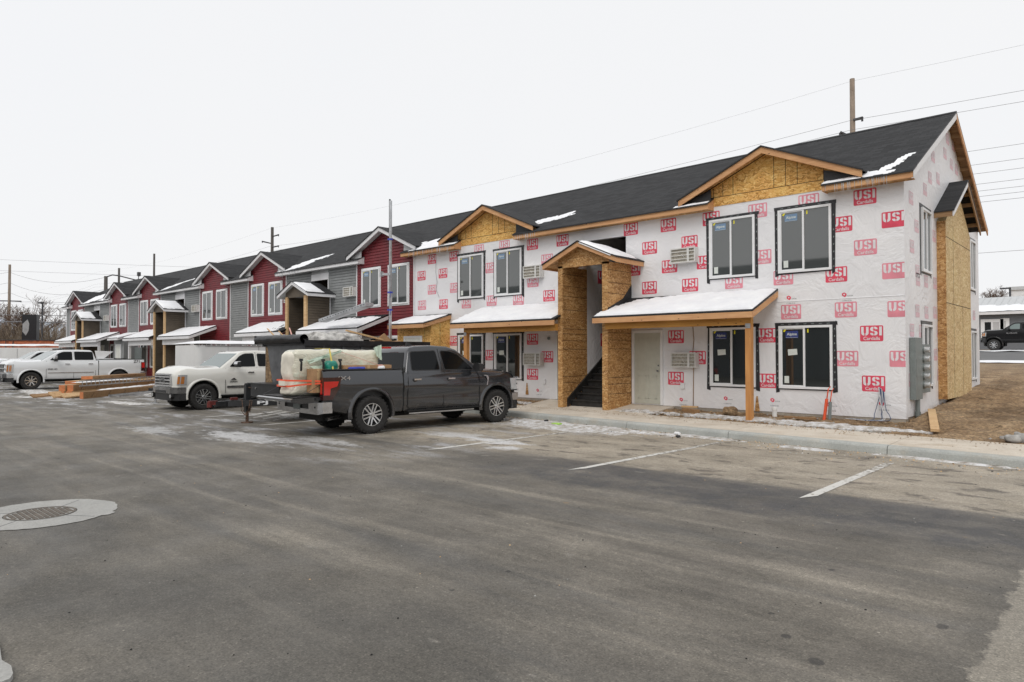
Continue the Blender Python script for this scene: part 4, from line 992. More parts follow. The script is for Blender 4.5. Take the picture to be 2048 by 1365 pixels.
    for (x,y,rx,ry,ang,th,sd) in ((-33,12.5,5,1.6,.2,.03,40),(-37,8.3,3.6,.5,-.1,.02,41),(-32.6,7.4,1.6,.35,.3,.02,42),(-27,8.6,1.6,.3,.1,.015,43),(-16.6,10.2,1.6,.5,.1,.01,46)):
        patch(x,y,rx,ry,ang,th,sd,flat,.9)
    g.build('ground_snow',M('dirty_snow'),kind='stuff',label='trampled patches of dirty snow and ice on the lot and by the wall',cat='snow')
MAIN_SNOW=[(-4.55,16.66,.55,.15,0,.02),(-4.12,17.0,.12,.36,-.35,.015),(-3.96,17.55,.07,.30,-.4,.012),(-5.3,16.52,.75,.09,0,.03),(-14.45,17.55,.62,.24,.15,.05),(-13.95,17.8,.30,.10,.5,.03),(-20.0,17.05,1.0,.42,.35,.05),(-19.3,16.7,.9,.22,0,.05),(-8.65,16.52,.45,.06,0,.03),(-18.2,16.54,.5,.08,0,.03),(-29.55,17.15,.95,.42,.4,.05),(-28.9,17.7,.6,.15,.5,.03),(-30.1,16.7,.6,.2,0,.04),(-38.9,16.6,.9,.12,0,.04),(-40.1,16.6,.7,.10,0,.03),(-45.3,17.1,.9,.35,.4,.04),(-44.6,17.8,.8,.13,.4,.03),(-55.6,16.7,1.0,.2,0,.05),(-60.9,17.4,2.6,.75,.1,.09),(-65.9,16.7,.6,.2,0,.04),(-57.0,16.8,.9,.2,0,.04),(-43,18.6,.7,.08,.1,.02),(-41.5,18.9,.8,.07,.1,.02)]
# ---------------------------------------------------------------- vehicles (local: x forward, y left, z up, origin under the rear axle)
def bool_cut(mb,cutters,name,mats):
    def tmp(m,n):
        me=bpy.data.meshes.new(n); me.from_pydata([tuple(p) for p in m.v],[],m.f); me.update()
        bm=bmesh.new(); bm.from_mesh(me); bmesh.ops.remove_doubles(bm,verts=bm.verts,dist=1e-5); bmesh.ops.recalc_face_normals(bm,faces=bm.faces); bm.to_mesh(me); bm.free()
        o=bpy.data.objects.new(n,me); C.objects.link(o); return o
    o=tmp(mb,name); cs=[]
    for c in cutters:
        co=tmp(c,'cutter'); cs.append(co)
        md=o.modifiers.new('cut','BOOLEAN'); md.object=co; md.operation='DIFFERENCE'; md.solver='EXACT'
    dg=bpy.context.evaluated_depsgraph_get(); me=bpy.data.meshes.new_from_object(o.evaluated_get(dg))
    for c in cs: bpy.data.objects.remove(c)
    bpy.data.objects.remove(o)
    out=MB(); out.v=[v.co.copy() for v in me.vertices]; out.f=[list(p.vertices) for p in me.polygons]; out.m=[0]*len(out.f); out.s=[True]*len(out.f)
    return out
def loft(secs,closed_ends=True):
    m=MB(); n=len(secs[0]); vs=[p for s in secs for p in s]
    fs=[(k*n+i,k*n+(i+1)%n,(k+1)*n+(i+1)%n,(k+1)*n+i) for k in range(len(secs)-1) for i in range(n)]
    m.add(vs,fs+[list(range(n))[::-1],[(len(secs)-1)*n+i for i in range(n)]],0,True); return m
def body_loft(st):
    """stations: (x,w,zbot,ztop,crown)"""
    secs=[]
    for (x,w,zb,zt,cr) in st:
        zs=zb+(zt-zb)*.62
        h=[(w-.13,zb),(w-.045,zb+.03),(w-.004,zb+(zt-zb)*.20),(w-.016,zb+(zt-zb)*.34),(w-.010,zb+(zt-zb)*.50),(w+.010,zs),(w-.012,zb+(zt-zb)*.80),(w-.036,zt-.055),(w-.062,zt-.012),(w-.11,zt),(w*.55,zt+cr*.75),(0,zt+cr)]
        secs.append([(x,-a,b) for a,b in h]+[(x,a,b) for a,b in h[-2::-1]])
    return secs
def rounded(poly,r=.05,k=3):
    """round the corners of a 2d polygon"""
    out=[]; n=len(poly)
    for i in range(n):
        p=Vector(poly[i]); a=(Vector(poly[i-1])-p); b=(Vector(poly[(i+1)%n])-p); q=min(r,a.length*.4,b.length*.4); a=p+a.normalized()*q; b=p+b.normalized()*q
        for t in range(k+1):
            t/=k; out.append(tuple(a*(1-t)**2+p*2*t*(1-t)+b*t*t))
    return out
def wheel(parent,x,y,R,kind,side):
    """side -1 = right (outside face towards -y)"""
    w=.27; t=MB(); s=side
    prof=[(R*.60,-.10),(R*.66,-.125),(R*.80,-.138),(R*.93,-.13),(R*.975,-.115),(R,-.095),(R,-.055),(R*.985,-.05),(R*.985,-.035),(R,-.03),(R,.03),(R*.985,.035),(R*.985,.05),(R,.055),(R,.095),(R*.975,.115),(R*.93,.13),(R*.80,.138),(R*.6,.10)]
    t.lathe([(r,h*s) for r,h in prof],(x,y,R),(0,1,0),40)
    # shoulder lugs
    for i in range(30):
        a=2*pi*i/30
        for sg in (-1,1):
            for (ra,ya,yb) in ((R*1.012,.06,.125),):
                c=V((x+cos(a)*R*.985,y+sg*.095,R+sin(a)*R*.985)); 
                ax=V((cos(a),0,sin(a))); ta=V((-sin(a),0,cos(a)))
                q=[c+ta*dx+V((0,1,0))*dy+ax*dz for dx,dy,dz in ((-.022,-.035,-.012),(.022,-.035,-.012),(.022,.035,-.012),(-.022,.035,-.012),(-.022,-.035,.014),(.022,-.035,.014),(.022,.030,.008),(-.022,.030,.008))]
                t.add(q,[(0,3,2,1),(4,5,6,7),(0,1,5,4),(1,2,6,5),(2,3,7,6),(3,0,4,7)])
    wo=t.build('wheel',M('rubber'),parent,sharp=40)
    r=MB(); Y=y+s*.095; rr=R*.60
    r.lathe([(rr*1.02,s*.008),(rr*1.0,s*.02),(rr*.95,s*.02),(rr*.93,-s*.01),(rr*.90,-s*.10),(rr*.86,-s*.14)],(x,Y,R),(0,1,0),36)
    # spokes
    ns=dict(six=6,five=6,multi=8)[kind]
    for i in range(ns):
        a=2*pi*i/ns+.2
        for d in ((-.085,.085) if kind!='multi' else (0,)):
            wd=.030 if kind!='multi' else .036
            ax=V((cos(a),0,sin(a))); ta=V((-sin(a),0,cos(a)))
            p0=V((x,Y-s*.005,R))+ax*rr*.20+ta*rr*.11*(1 if d>0 else -1 if d<0 else 0); p1=V((x,Y+s*.010,R))+ax*rr*.94+ta*rr*d*2.0
            if kind!='multi': r.beam(p0,p1,wd,.030,0,up=(0,1,0))
            else: r.beam(p0,p1,wd*1.3,.03,0,up=(0,1,0))
    r.cyl((x,Y-s*.03,R),(x,Y+s*.012,R),rr*.30,rr*.26,20); r.cyl((x,Y+s*.012,R),(x,Y+s*.03,R),rr*.17,rr*.14,18)
    for i in range(6):
        a=2*pi*i/6; r.cyl((x+cos(a)*rr*.235,Y+s*.008,R+sin(a)*rr*.235),(x+cos(a)*rr*.235,Y+s*.026,R+sin(a)*rr*.235),.012,.010,6)
    r.build('rim',M('alloy'),wo,sharp=35)
    d=MB(); d.cyl((x,y+s*.0,R),(x,y+s*.005,R),rr*.97,rr*.97,30); d.cyl((x,y-s*.02,R),(x,y+s*.02,R),rr*.72,rr*.72,26,1)
    d.build('brake_disc',[M('liner_black'),M('dark_steel')],wo)
def pickup(name,label,loc,rot,S):
    R=thing(name,label,'pickup truck',loc,rot,None,True)
    wr=S['R']; wb=S['wb']; W=S['w']; xr=S['rear']; xf=S['front']; rail=S['rail']; belt=S['belt']; cab0=S['cab']; cowl=S['cowl']; zb=S.get('zb',.42)
    hood=S['hood']; pm=M(S['paint'])
    st=[(xr,W-.03,zb+.22,rail,0),(xr+.10,W,zb+.12,rail,0),(-.6,W,zb+.02,rail,0),(.6,W,zb,rail-.005,0),(cab0-.035,W,zb,rail-.01,0)]
    bed=loft(body_loft(st))
    bed2=[(cab0,W,zb,belt,0),(cab0+.4,W,zb,belt,.0),((cab0+cowl)/2,W,zb,belt,.0),(cowl-.1,W,zb,belt,.03),(cowl+.1,W,zb,belt-.005,.07),((cowl+xf)/2,W-.005,zb,belt-.04,.085),(xf-.35,W-.02,zb,hood+.02,.075),(xf-.14,W-.06,zb+.02,hood-.05,.06),(xf-.04,W-.14,zb+.05,hood-.13,.03),(xf,W-.22,zb+.1,hood-.20,.01)]
    fr=loft(body_loft(bed2))
    ar=wr+S.get('gap',.085)
    def arch(x,y0,y1,r=ar,n=28):
        m=MB(); pts=[(x+r*cos(2*pi*i/n),y0,wr+.03+r*.98*sin(2*pi*i/n)) for i in range(n)]; m.prism(pts,(0,y1-y0,0)); return m
    cut_r=[arch(0,-W-.2,-W+.42),arch(0,W-.42,W+.2)]
    cav=MB(); cav.box(xr-.3 if S['open'] else xr+.07,cab0-.10,-W+.13,W-.13,zb+.37,rail+.4); cut_r.append(cav)
    b=bool_cut(bed,cut_r,'bed',None); b.build('bed',pm,R,sharp=28)
    f=bool_cut(fr,[arch(wb,-W-.2,-W+.42),arch(wb,W-.42,W+.2)],'cab',None); body=f.build('body',pm,R,sharp=28)
    # wheel well liners, arches
    l=MB()
    for X in (0,wb):
        for sg in (-1,1):
            n=20; r=ar-.006; ys=(sg*(W-.03),sg*(W-.41))
            vs=[(X+r*cos(pi*i/n*1.16-.25),y,wr+.03+r*sin(pi*i/n*1.16-.25)) for y in ys for i in range(n+1)]
            l.add(vs,[(i,i+1,n+2+i,n+1+i) for i in range(n)],0,True)
            l.add([vs[i] for i in range(n+1,2*n+2)],[list(range(n+1))],0)
    l.box(xr+.2,xf-.35,-W+.45,W-.45,zb-.12,zb+.25); l.box(-.12,.12,-W+.3,W-.3,wr-.09,wr+.09); l.box(wb-.08,wb+.08,-W+.3,W-.3,wr-.07,wr+.07)
    l.box(cab0+.1,cowl-.3,-W+.14,W-.14,zb-.05,zb+.04)
    l.build('chassis',M('liner_black'),R)
    for X in (0,wb):
        for sg in (-1,1):
            a=MB(); n=26; lo,hi=-.18,pi+.18
            rin,rout=ar-.004,ar+.075
            for i in range(n):
                t0=lo+(hi-lo)*i/n; t1=lo+(hi-lo)*(i+1)/n; y=sg*(W+.008); yo=sg*(W+.024)
                P=lambda t,r,y:(X+r*cos(t),y,wr+.03+r*sin(t))
                a.add([P(t0,rin,yo),P(t1,rin,yo),P(t1,rin+.03,yo),P(t0,rin+.03,yo),P(t0,rout,y-sg*.02),P(t1,rout,y-sg*.02),P(t0,rin,y-sg*.08),P(t1,rin,y-sg*.08)],
                      [(0,1,2,3),(3,2,5,4),(6,7,1,0)],0,True)
            a.build('wheel_arch',pm if S.get('flare','body')=='body' else M('black_plastic'),R)
    # greenhouse
    zt=S['roof']; tum=S.get('tum',.34)
    hw=lambda z: W-.055-(z-belt)*tum
    prof=S['green']   # side polygon (x,z) around, first two = rear bottom..., last = cowl bottom
    g=MB(); n=len(prof)
    g.add([(x,-hw(z),z) for x,z in prof]+[(x,hw(z),z) for x,z in prof],[list(range(n))[::-1],list(range(n,2*n))]+[(i,(i+1)%n,n+(i+1)%n,n+i) for i in range(n)],0,True)
    me=bpy.data.meshes.new('t'); me.from_pydata([tuple(p) for p in g.v],[],g.f)
    bm=bmesh.new(); bm.from_mesh(me); bmesh.ops.recalc_face_normals(bm,faces=bm.faces)
    es=[e for e in bm.edges if len(e.link_faces)==2 and e.calc_face_angle()>.5]
    bmesh.ops.bevel(bm,geom=es,offset=.055,segments=3,profile=.6,affect='EDGES')
    g=MB(); bm.verts.index_update(); g.v=[v.co.copy() for v in bm.verts]; g.f=[[v.index for v in f.verts] for f in bm.faces]; g.m=[0]*len(g.f); g.s=[True]*len(g.f); bm.free()
    g.build('cab_roof',pm,R,sharp=35)
    def side_poly(mb,poly,off,mi,sg,th=.004):
        mb.prism([(x,sg*(hw(z)+off),z) for x,z in poly],(0,sg*th,0),mi)
    for sg in (-1,1):
        for i,wd in enumerate(S['windows']):
            m=MB(); big=[]; cx=sum(p[0] for p in wd)/len(wd); cz=sum(p[1] for p in wd)/len(wd)
            side_poly(m,rounded([(cx+(x-cx)*1.05+.0,cz+(z-cz)*1.09) for x,z in wd],.06),.001,1,sg)
            side_poly(m,rounded(wd,.05),.004,0,sg,.003)
            m.build('side_window',[M('car_glass') if S['tint'][i] else M('car_glass_clear'),M('black_plastic')],R)
        # pillar applique
    # windscreen + back glass
    (x0,z0),(x1,z1)=S['screen']
    def pane(nm,x0,z0,x1,z1,inset,mat,off):
        m=MB(); d=V((x1-x0,0,z1-z0)).normalized(); nn=V((-d.z,0,d.x)); nn=nn if nn.x*off>0 else -nn
        a=V((x0,0,z0))+d*.03; b=V((x1,0,z1))-d*.05
        q=[]
        for k in range(9):
            t=-1+2*k/8; q.append((a+V((.05*(1-t*t)*(1 if off>0 else -1)*0,t*(hw(a.z)-inset),0))))
        r=[]
        for k in range(9):
            t=-1+2*k/8; r.append(b+V((0,t*(hw(b.z)-inset),0)))
        m.prism([p+nn*.004 for p in q]+[p+nn*.004 for p in r[::-1]],nn*.004,0); m.build(nm,M(mat),R)
    pane('windscreen',x0,z0,x1,z1,.07,'car_glass_clear',1)
    (x0,z0),(x1,z1)=S['back']; pane('rear_window',x0,z0,x1,z1,.14,'car_glass',-1)
    # cut lines, door seams
    ywall=lambda z: W+.0035
    def cut(pts,sg,w=.011,sm=None):
        for (xa,za),(xb,zb_) in zip(pts,pts[1:]):
            ya=W+.006 if za<belt-.06 else hw(max(za,belt))+.003; yb_=W+.006 if zb_<belt-.06 else hw(max(zb_,belt))+.003
            sm.beam((xa,sg*(ya-.003),za),(xb,sg*(yb_-.003),zb_),w,.008,0,up=(0,sg,0))
    for sg in (-1,1):
        sm=MB()
        for pl in S['seams']: cut(pl,sg,.011,sm)
        sm.beam((cab0-.017,sg*(W-.03),zb+.05),(cab0-.017,sg*(W-.03),rail-.06),.034,.02,0,up=(0,sg,0))
        sm.beam((cab0+.1,sg*(W-.012),zb+.015),(wb-ar-.02,sg*(W-.012),zb+.015),.03,.05,0,up=(0,sg,0))
        sm.build('panel_gap',M('liner_black'),R)
    for sg in (-1,1):
        for hx in S['handles']:
            h=MB(); h.box(hx-.10,hx+.10,min(sg*(W+.004),sg*(W+.032)),max(sg*(W+.004),sg*(W+.032)),belt-.18,belt-.145); h.cyl((hx-.06,sg*(W+.001),belt-.175),(hx-.06,sg*(W+.008),belt-.175),.05,.045,12,1)
            h.build('door_handle',[M(S['handle_mat']),pm],R)
        m=MB(); mx=S['mirror']; mh=S.get('mirror_h',.20)
        secs=[]
        for (yy,sc) in ((.0,.3),(.06,.55),(.10,.95),(.26,1.0),(.31,.85)):
            a=sg*(W-.03+yy); secs.append([(mx+dx*sc,a,belt+.10+dz*sc*mh/.2) for dx,dz in ((-.07,-.09),(.07,-.09),(.10,.0),(.07,.09),(-.07,.10))])
        lf=loft(secs); lf.build('mirror',M(S['mirror_mat']),R,sharp=40)
        if S.get('mirror_cap'):
            c=MB(); secs=[]
            for (yy,sc) in ((.10,.97),(.26,1.02),(.315,.87)):
                a=sg*(W-.03+yy); secs.append([(mx+dx*sc,a,belt+.10+dz*sc*mh/.2) for dx,dz in ((-.04,.01),(.104,.01),(.075,.098),(-.04,.108))])
            loft(secs).build('mirror_cap',M('chrome'),R,sharp=40)
    for X in (0,wb):
        for sg in (-1,1): wheel(R,X,sg*(W-.115),wr,S['rim'],sg)
    # bed lining
    bl=MB(); y=W-.131; z0=zb+.371
    bl.box(xr+.06,cab0-.101,-y,y,z0,z0+.03)
    for sg in (-1,1): bl.box(xr+.03,cab0-.102,min(sg*y,sg*(y-.02)),max(sg*y,sg*(y-.02)),z0+.031,rail-.03); bl.box(xr+.02,cab0-.04,min(sg*(W-.135),sg*(W-.045)),max(sg*(W-.135),sg*(W-.045)),rail+.002,rail+.022)
    bl.box(cab0-.125,cab0-.102,-y+.02,y-.02,z0+.031,rail-.01); bl.build('bed_liner',M('black_plastic'),R)
    # rear lamps and bumper
    for sg in (-1,1):
        t=MB()
        z1=rail-S.get('tl_top',.15); z0_=rail-S.get('tl_bot',.62)
        yo=sg*(W+.014)
        t.prism(rounded3([(xr-.012,yo,z1),(xr+.40 if S['kind']=='modern' else xr+.17,yo,z1),(xr+.36 if S['kind']=='modern' else xr+.17,yo,z1-.22),(xr+.20 if S['kind']=='modern' else xr+.17,yo,z0_),(xr-.012,yo,z0_)]),(0,-sg*.05,0),1)
        t.box(xr-.022,xr+.02,min(sg*(W-.135),sg*(W+.012)),max(sg*(W-.135),sg*(W+.012)),z0_,z1,1)
        if S['kind']=='modern':
            t.prism([(xr-.006,yo+sg*.004,z1-.085),(xr+.34,yo+sg*.004,z1-.085),(xr+.30,yo+sg*.004,z1-.19),(xr+.145,yo+sg*.004,z1-.23),(xr+.135,yo+sg*.004,z0_+.10),(xr-.006,yo+sg*.004,z0_+.10)],(0,-sg*.02,0),0)
            t.box(xr-.028,xr+.01,min(sg*(W-.10),sg*(W-.03)),max(sg*(W-.10),sg*(W-.03)),z0_+.12,z1-.12,0)
        else: t.prism([(xr-.006,yo+sg*.003,z1-.02),(xr+.15,yo+sg*.003,z1-.02),(xr+.15,yo+sg*.003,z0_+.17),(xr-.006,yo+sg*.003,z0_+.17)],(0,-sg*.02,0),0)
        t.build('tail_lamp',[M('lamp_red'),M('lamp_darkred')],R)
    rb=MB(); zb0=zb+.06
    rb.prism([(xr-.12,-W+.02,zb0),(xr-.12,W-.02,zb0),(xr-.02,W-.0,zb0+.02),(xr+.20,W-.0,zb0+.02),(xr+.20,-W,zb0+.02),(xr-.02,-W,zb0+.02)],(0,0,.10),0)
    for sg in (-1,1):
        q=[(xr-.13,sg*(W-.42),zb0+.10),(xr-.13,sg*(W-.02),zb0+.10),(xr-.03,sg*(W+.005),zb0+.10),(xr+.19,sg*(W+.005),zb0+.10),(xr+.19,sg*(W-.36),zb0+.10)]
        rb.prism(q,(0,0,.15),0)
    rb.prism([(xr-.10,-W+.42,zb0+.10),(xr-.10,W-.42,zb0+.10),(xr+.1,W-.42,zb0+.10),(xr+.1,-W+.42,zb0+.10)],(0,0,.11),1)
    rb.cyl((xr-.125,-W+.14,zb0+.15),(xr-.138,-W+.14,zb0+.15),.022,.022,12,1); rb.cyl((xr-.125,W-.14,zb0+.15),(xr-.138,W-.14,zb0+.15),.022,.022,12,1)
    rb.build('rear_bumper',[M('satin_chrome'),M('black_plastic')],R)
    ex=MB(); ex.cyl((xr+.55,-W+.33,zb-.03),(xr+.12,-W+.12,zb-.05),.045,.05,16,caps=False); ex.cyl((xr+.55,-W+.33,zb-.03),(xr+.14,-W+.13,zb-.048),.040,.045,16,1)
    ex.build('exhaust_pipe',[M('chrome'),M('liner_black')],R)
    return R
def rounded3(p): return p
def front_end(R,S,kind):
    W=S['w']; xf=S['front']; hood=S['hood']; zb=S.get('zb',.42)
    g=MB()
    if kind=='slat':     # chrome framed grille of bars
        z0,z1=zb+.33,hood-.16; y=W-.40
        g.box(xf-.06,xf+.03,-y,y,z0,z1,1)
        for a,b in ((z0,z0+.045),(z1-.045,z1)): g.box(xf+.0,xf+.055,-y-.02,y+.02,a,b,0)
        for sg in (-1,1): g.box(xf,xf+.053,min(sg*y,sg*(y+.03)),max(sg*y,sg*(y+.03)),z0,z1,0)
        n=3
        for i in range(n): z=z0+.045+(z1-z0-.09)*(i+.5)/n*1.0; g.box(xf+.01,xf+.05,-y,y,z-.022,z+.022,0)
        go=g.build('grille',[M('chrome_bright'),M('liner_black')],R)
        t=MB(); put_text(t,S['badge'],(xf+.062,0,(z0+z1)/2),(0,1,0),(0,0,1),w=.46,mi=0,off=.02)
        t2=MB(); t2.v=[v for v in t.v]; t2.f=t.f; t2.m=t.m; t2.s=t.s; t2.build('badge',M('lamp_red') if S['badge']=='GMC' and False else M('satin_chrome'),go)
    else:
        z0,z1=zb+.36,hood-.12; y=W-.36
        g.box(xf-.06,xf+.02,-y,y,z0,z1,1)
        for z in (z0+.02,(z0+z1)/2,z1-.02): g.box(xf+.0,xf+.05,-W+.10,W-.10,z-.022,z+.022,0)
        for i in range(8): z=z0+(z1-z0)*(i+.5)/8; g.box(xf+.005,xf+.03,-y,y,z-.008,z+.008,0)
        g.build('grille',[M('chrome_bright'),M('liner_black')],R)
    for sg in (-1,1):
        h=MB()
        za,zc=(zb+.36,hood-.19) if kind=='slat' else (zb+.38,hood-.14)
        y0,y1=W-.365,W-.005
        q=[(xf+.02,sg*y0,za),(xf-.10,sg*y1,za+.02),(xf-.13,sg*(y1-.01),zc),(xf+.0,sg*y0,zc)]
        h.prism(q,(-.2,0,0),0)
        # side wrap with amber marker
        h.prism([(xf-.095,sg*(W-.012),za+.02),(xf-.30,sg*(W+.004),za+.05),(xf-.31,sg*(W-.002),zc),(xf-.125,sg*(W-.018),zc)],(0,-sg*.1,0),0)
        if S.get('amber',True):
            h.prism([(xf-.12,sg*(W-.004),za+.05),(xf-.22,sg*(W+.008),za+.06),(xf-.24,sg*(W+.004),zc-.05),(xf-.15,sg*(W-.007),zc-.05)],(0,-sg*.05,0),1)
            h.prism([(xf-.065,sg*(y0+.30),za+.05),(xf-.095,sg*(y1-.01),za+.05),(xf-.12,sg*(y1-.02),zc-.05),(xf-.09,sg*(y0+.30),zc-.05)],(.03,0,0),1)
        h.build('headlight',[M('lamp_clear'),M('amber_small')],R)
    b=MB(); zt=zb+.31; z0=zb+.02
    for (xa,za,zc,mi) in ((xf+.10,z0+.10,zt,0),(xf+.06,z0-.12,z0+.099,1)):
        pts=[(xa-.02,-W+.30),(xa,-W*.4),(xa,W*.4),(xa-.02,W-.30),(xa-.14,W-.02),(xa-.38,W+.012),(xa-.38,-W-.012),(xa-.14,-W+.02)]
        b.prism([(x,y,za) for x,y in pts],(0,0,zc-za),mi)
    for sg in (-1,1): b.cyl((xf-.02,sg*(W-.26),z0+.02),(xf+.085,sg*(W-.26),z0+.02),.09,.09,18,2); b.cyl((xf+.085,sg*(W-.26),z0+.02),(xf+.09,sg*(W-.26),z0+.02),.06,.06,16,3)
    b.box(xf+.085,xf+.105,-.42,.42,z0+.11,z0+.19,1)
    b.build('front_bumper',[M('satin_chrome') if S['paint']!='paint_black' else M('black_plastic'),M('black_plastic'),M('liner_black'),M('lamp_clear')],R)
def trucks():
    # dark grey crew cab, tailgate down, nose to the building
    S=dict(R=.42,wb=3.69,w=.985,rear=-1.17,front=4.50,rail=1.41,belt=1.33,cab=.84,cowl=3.14,hood=1.27,roof=1.96,zb=.43,paint='paint_grey',open=True,kind='modern',gap=.10,
        green=[(.90,1.28),(1.08,1.82),(1.16,1.915),(1.32,1.945),(1.75,1.965),(2.25,1.945),(2.52,1.87),(3.32,1.28)],
        windows=[[(1.10,1.385),(1.14,1.80),(1.86,1.83),(1.90,1.385)],[(2.06,1.385),(2.02,1.83),(2.30,1.82),(2.52,1.75),(2.94,1.385)]],tint=(1,1),
        screen=((3.32,1.28),(2.52,1.87)),back=((.920,1.34),(1.085,1.835)),
        seams=[[(.98,1.36),(.95,1.1),(.93,.55),(1.0,.48)],[(1.95,1.88),(1.97,1.34),(1.97,.50)],[(3.04,1.33),(3.10,1.2),(3.12,.60),(3.08,.50)],[(.98,.5),(3.08,.5)]],
        handles=(1.20,2.20),handle_mat='chrome',mirror=2.92,mirror_mat='black_plastic',amber=False,rim='six')
    ang=radians(86)
    R=pickup('pickup_truck','dark grey four door pickup with its tailgate lowered, loaded with a plastic wrapped mattress',(-13.46,9.05,0),ang,S)
    W=S['w']; xr=S['rear']
    front_end(R,S,'bars')
    # tailgate folded down
    t=MB(); zt=.80
    pr=[(xr-.02,zt+.0),(xr-.02,zt+.055),(xr-.61,zt+.04),(xr-.66,zt+.02),(xr-.65,zt-.03),(xr-.45,zt-.075),(xr-.05,zt-.06)]
    t.prism([(x,-W+.14,z) for x,z in pr],(0,2*W-.28,0),0)
    for sg in (-1,1): t.box(xr-.12,xr-.0,min(sg*(W-.14),sg*(W-.10)),max(sg*(W-.14),sg*(W-.10)),zt-.02,zt+.04,1)
    to=t.build('tailgate',[M('paint_grey'),M('black_plastic')],R)
    t=MB(); t.box(xr-.56,xr-.05,-W+.20,W-.20,zt+.052,zt+.060); 
    t.build('tailgate_pad',M('black_plastic'),to)
    c=MB()
    for sg in (-1,1): c.tube([(xr+.02,sg*(W-.14),1.12),(xr-.30,sg*(W-.15),.95),(xr-.55,sg*(W-.15),zt+.05)],.006,5)
    c.build('tailgate_cable',M('dark_steel'),R)
    p=MB(); p.box(xr-.125,xr-.115,-.16,.16,.56,.70); p.build('licence_plate',M('electric_grey'),R)
    b=MB(); put_text(b,'4X4',(-.72,-W-.010,1.24),(1,0,0),(0,0,1),w=.34,h=.085,off=.01); b.build('decal',M('satin_chrome'),R)
    b=MB(); b.prism([(3.30,-W-.006,1.22),(3.36,-W-.006,1.22),(3.40,-W-.006,1.16),(3.36,-W-.006,.98),(3.33,-W-.006,.97),(3.36,-W-.006,1.10)],(0,-.012,0)); b.box(3.24,3.32,-W-.017,-W-.005,1.20,1.23); b.build('fender_badge',M('chrome'),R)
    b=MB(); b.box(.98,1.00,-.20,.20,1.885,1.925); b.build('brake_lamp',M('lamp_red'),R)
    b=MB(); b.prism([(1.55,-.02,1.955),(1.75,-.02,1.965),(1.60,-.01,2.06),(1.57,-.01,2.06)],(0,.04,0)); b.build('antenna_fin',M('black_plastic'),R)
    s=MB(); s.box(1.0,2.95,-W+.04,-W+.09,.37,.40); s.build('running_board',M('satin_chrome'),R)
    # cream-white pickup, nose to the lot
    S=dict(R=.41,wb=3.64,w=.985,rear=-1.20,front=4.47,rail=1.36,belt=1.32,cab=.86,cowl=3.02,hood=1.30,roof=1.88,zb=.42,paint='paint_cream',open=False,kind='old',
        green=[(.92,1.27),(1.10,1.77),(1.22,1.855),(1.8,1.88),(2.25,1.86),(2.42,1.80),(3.15,1.27)],
        windows=[[(1.12,1.36),(1.17,1.74),(1.80,1.76),(1.80,1.36)],[(1.93,1.36),(1.93,1.77),(2.25,1.76),(2.42,1.68),(2.78,1.36)]],tint=(1,1),
        screen=((3.15,1.27),(2.42,1.80)),back=((.942,1.33),(1.10,1.77)),
        seams=[[(1.02,1.3),(1.0,.6),(1.05,.48)],[(1.86,1.82),(1.87,1.30),(1.87,.48)],[(2.92,1.30),(2.95,.9),(2.95,.50)]],
        handles=(1.22,2.10),handle_mat='chrome',mirror=2.62,mirror_mat='black_plastic',mirror_cap=True,rim='five',badge='GMC')
    R=pickup('pickup_truck','cream white pickup with chrome GMC grille parked beside the lumber pile',(-22.69,12.86,0),radians(-90),S)
    front_end(R,S,'slat')
    W=S['w']
    b=MB(); b.box(1.05,2.90,W+.004,W+.02,.66,.735); b.build('door_moulding',M('satin_chrome'),R)
    b=MB(); b.prism([(2.58,W+.006,.92),(2.78,W+.006,.92),(2.74,W+.006,.95),(2.70,W+.006,.98),(2.66,W+.006,.98),(2.62,W+.006,.95)],(0,.004,0)); put_text(b,'SIERRA',(2.68,W+.010,.865),(-1,0,0),(0,0,1),w=.26,off=.02); b.build('door_emblem',M('black_plastic'),R)
    # white heavy duty pickup
    S=dict(R=.43,wb=3.95,w=1.0,rear=-1.25,front=4.98,rail=1.47,belt=1.42,cab=1.0,cowl=3.42,hood=1.40,roof=1.99,zb=.48,paint='paint_white',open=False,kind='old',
        green=[(1.06,1.37),(1.20,1.86),(1.30,1.955),(1.9,1.985),(2.5,1.97),(2.75,1.91),(3.58,1.37)],
        windows=[[(1.22,1.47),(1.24,1.86),(2.05,1.875),(2.05,1.47)],[(2.18,1.47),(2.18,1.87),(2.55,1.865),(2.75,1.79),(3.14,1.47)]],tint=(1,1),
        screen=((3.58,1.37),(2.75,1.91)),back=((1.077,1.43),(1.2,1.86)),
        seams=[[(1.14,1.4),(1.12,.7),(1.2,.55)],[(2.11,1.9),(2.12,1.4),(2.12,.52)],[(3.30,1.42),(3.32,1.0),(3.32,.55)]],
        handles=(1.36,2.40),handle_mat='chrome',mirror=2.95,mirror_mat='black_plastic',mirror_cap=True,mirror_h=.30,rim='multi')
    R=pickup('pickup_truck','bright white heavy duty pickup with a long crew cab parked behind the lumber pile',(-41.3,12.62,0),radians(-90),S)
    front_end(R,S,'bars'); W=S['w']
    b=MB(); b.box(1.2,3.25,W+.004,W+.016,.80,.835); b.build('door_moulding',M('satin_chrome'),R)
    b=MB(); put_text(b,'2500 HD',(3.05,W+.008,1.0),(-1,0,0),(0,0,1),w=.42,off=.02); b.build('decal',M('dark_steel'),R); b=MB(); put_text(b,'Z71',(-.85,W+.008,1.36),(-1,0,0),(0,0,1),w=.30,off=.02); b.build('decal',M('dark_steel'),R)
    tb=MB(); tb.prism([(.72,.72,1.49),(1.02,.72,1.49),(1.10,.72,1.94),(.22,.72,1.90)],(0,.03,0)); tb.box(.25,.95,-.8,.9,1.49,1.53); tb.build('toolbox',M('vinyl_white'),R)
    # third white pickup, mostly hidden
    S=dict(S); S['mirror_cap']=False
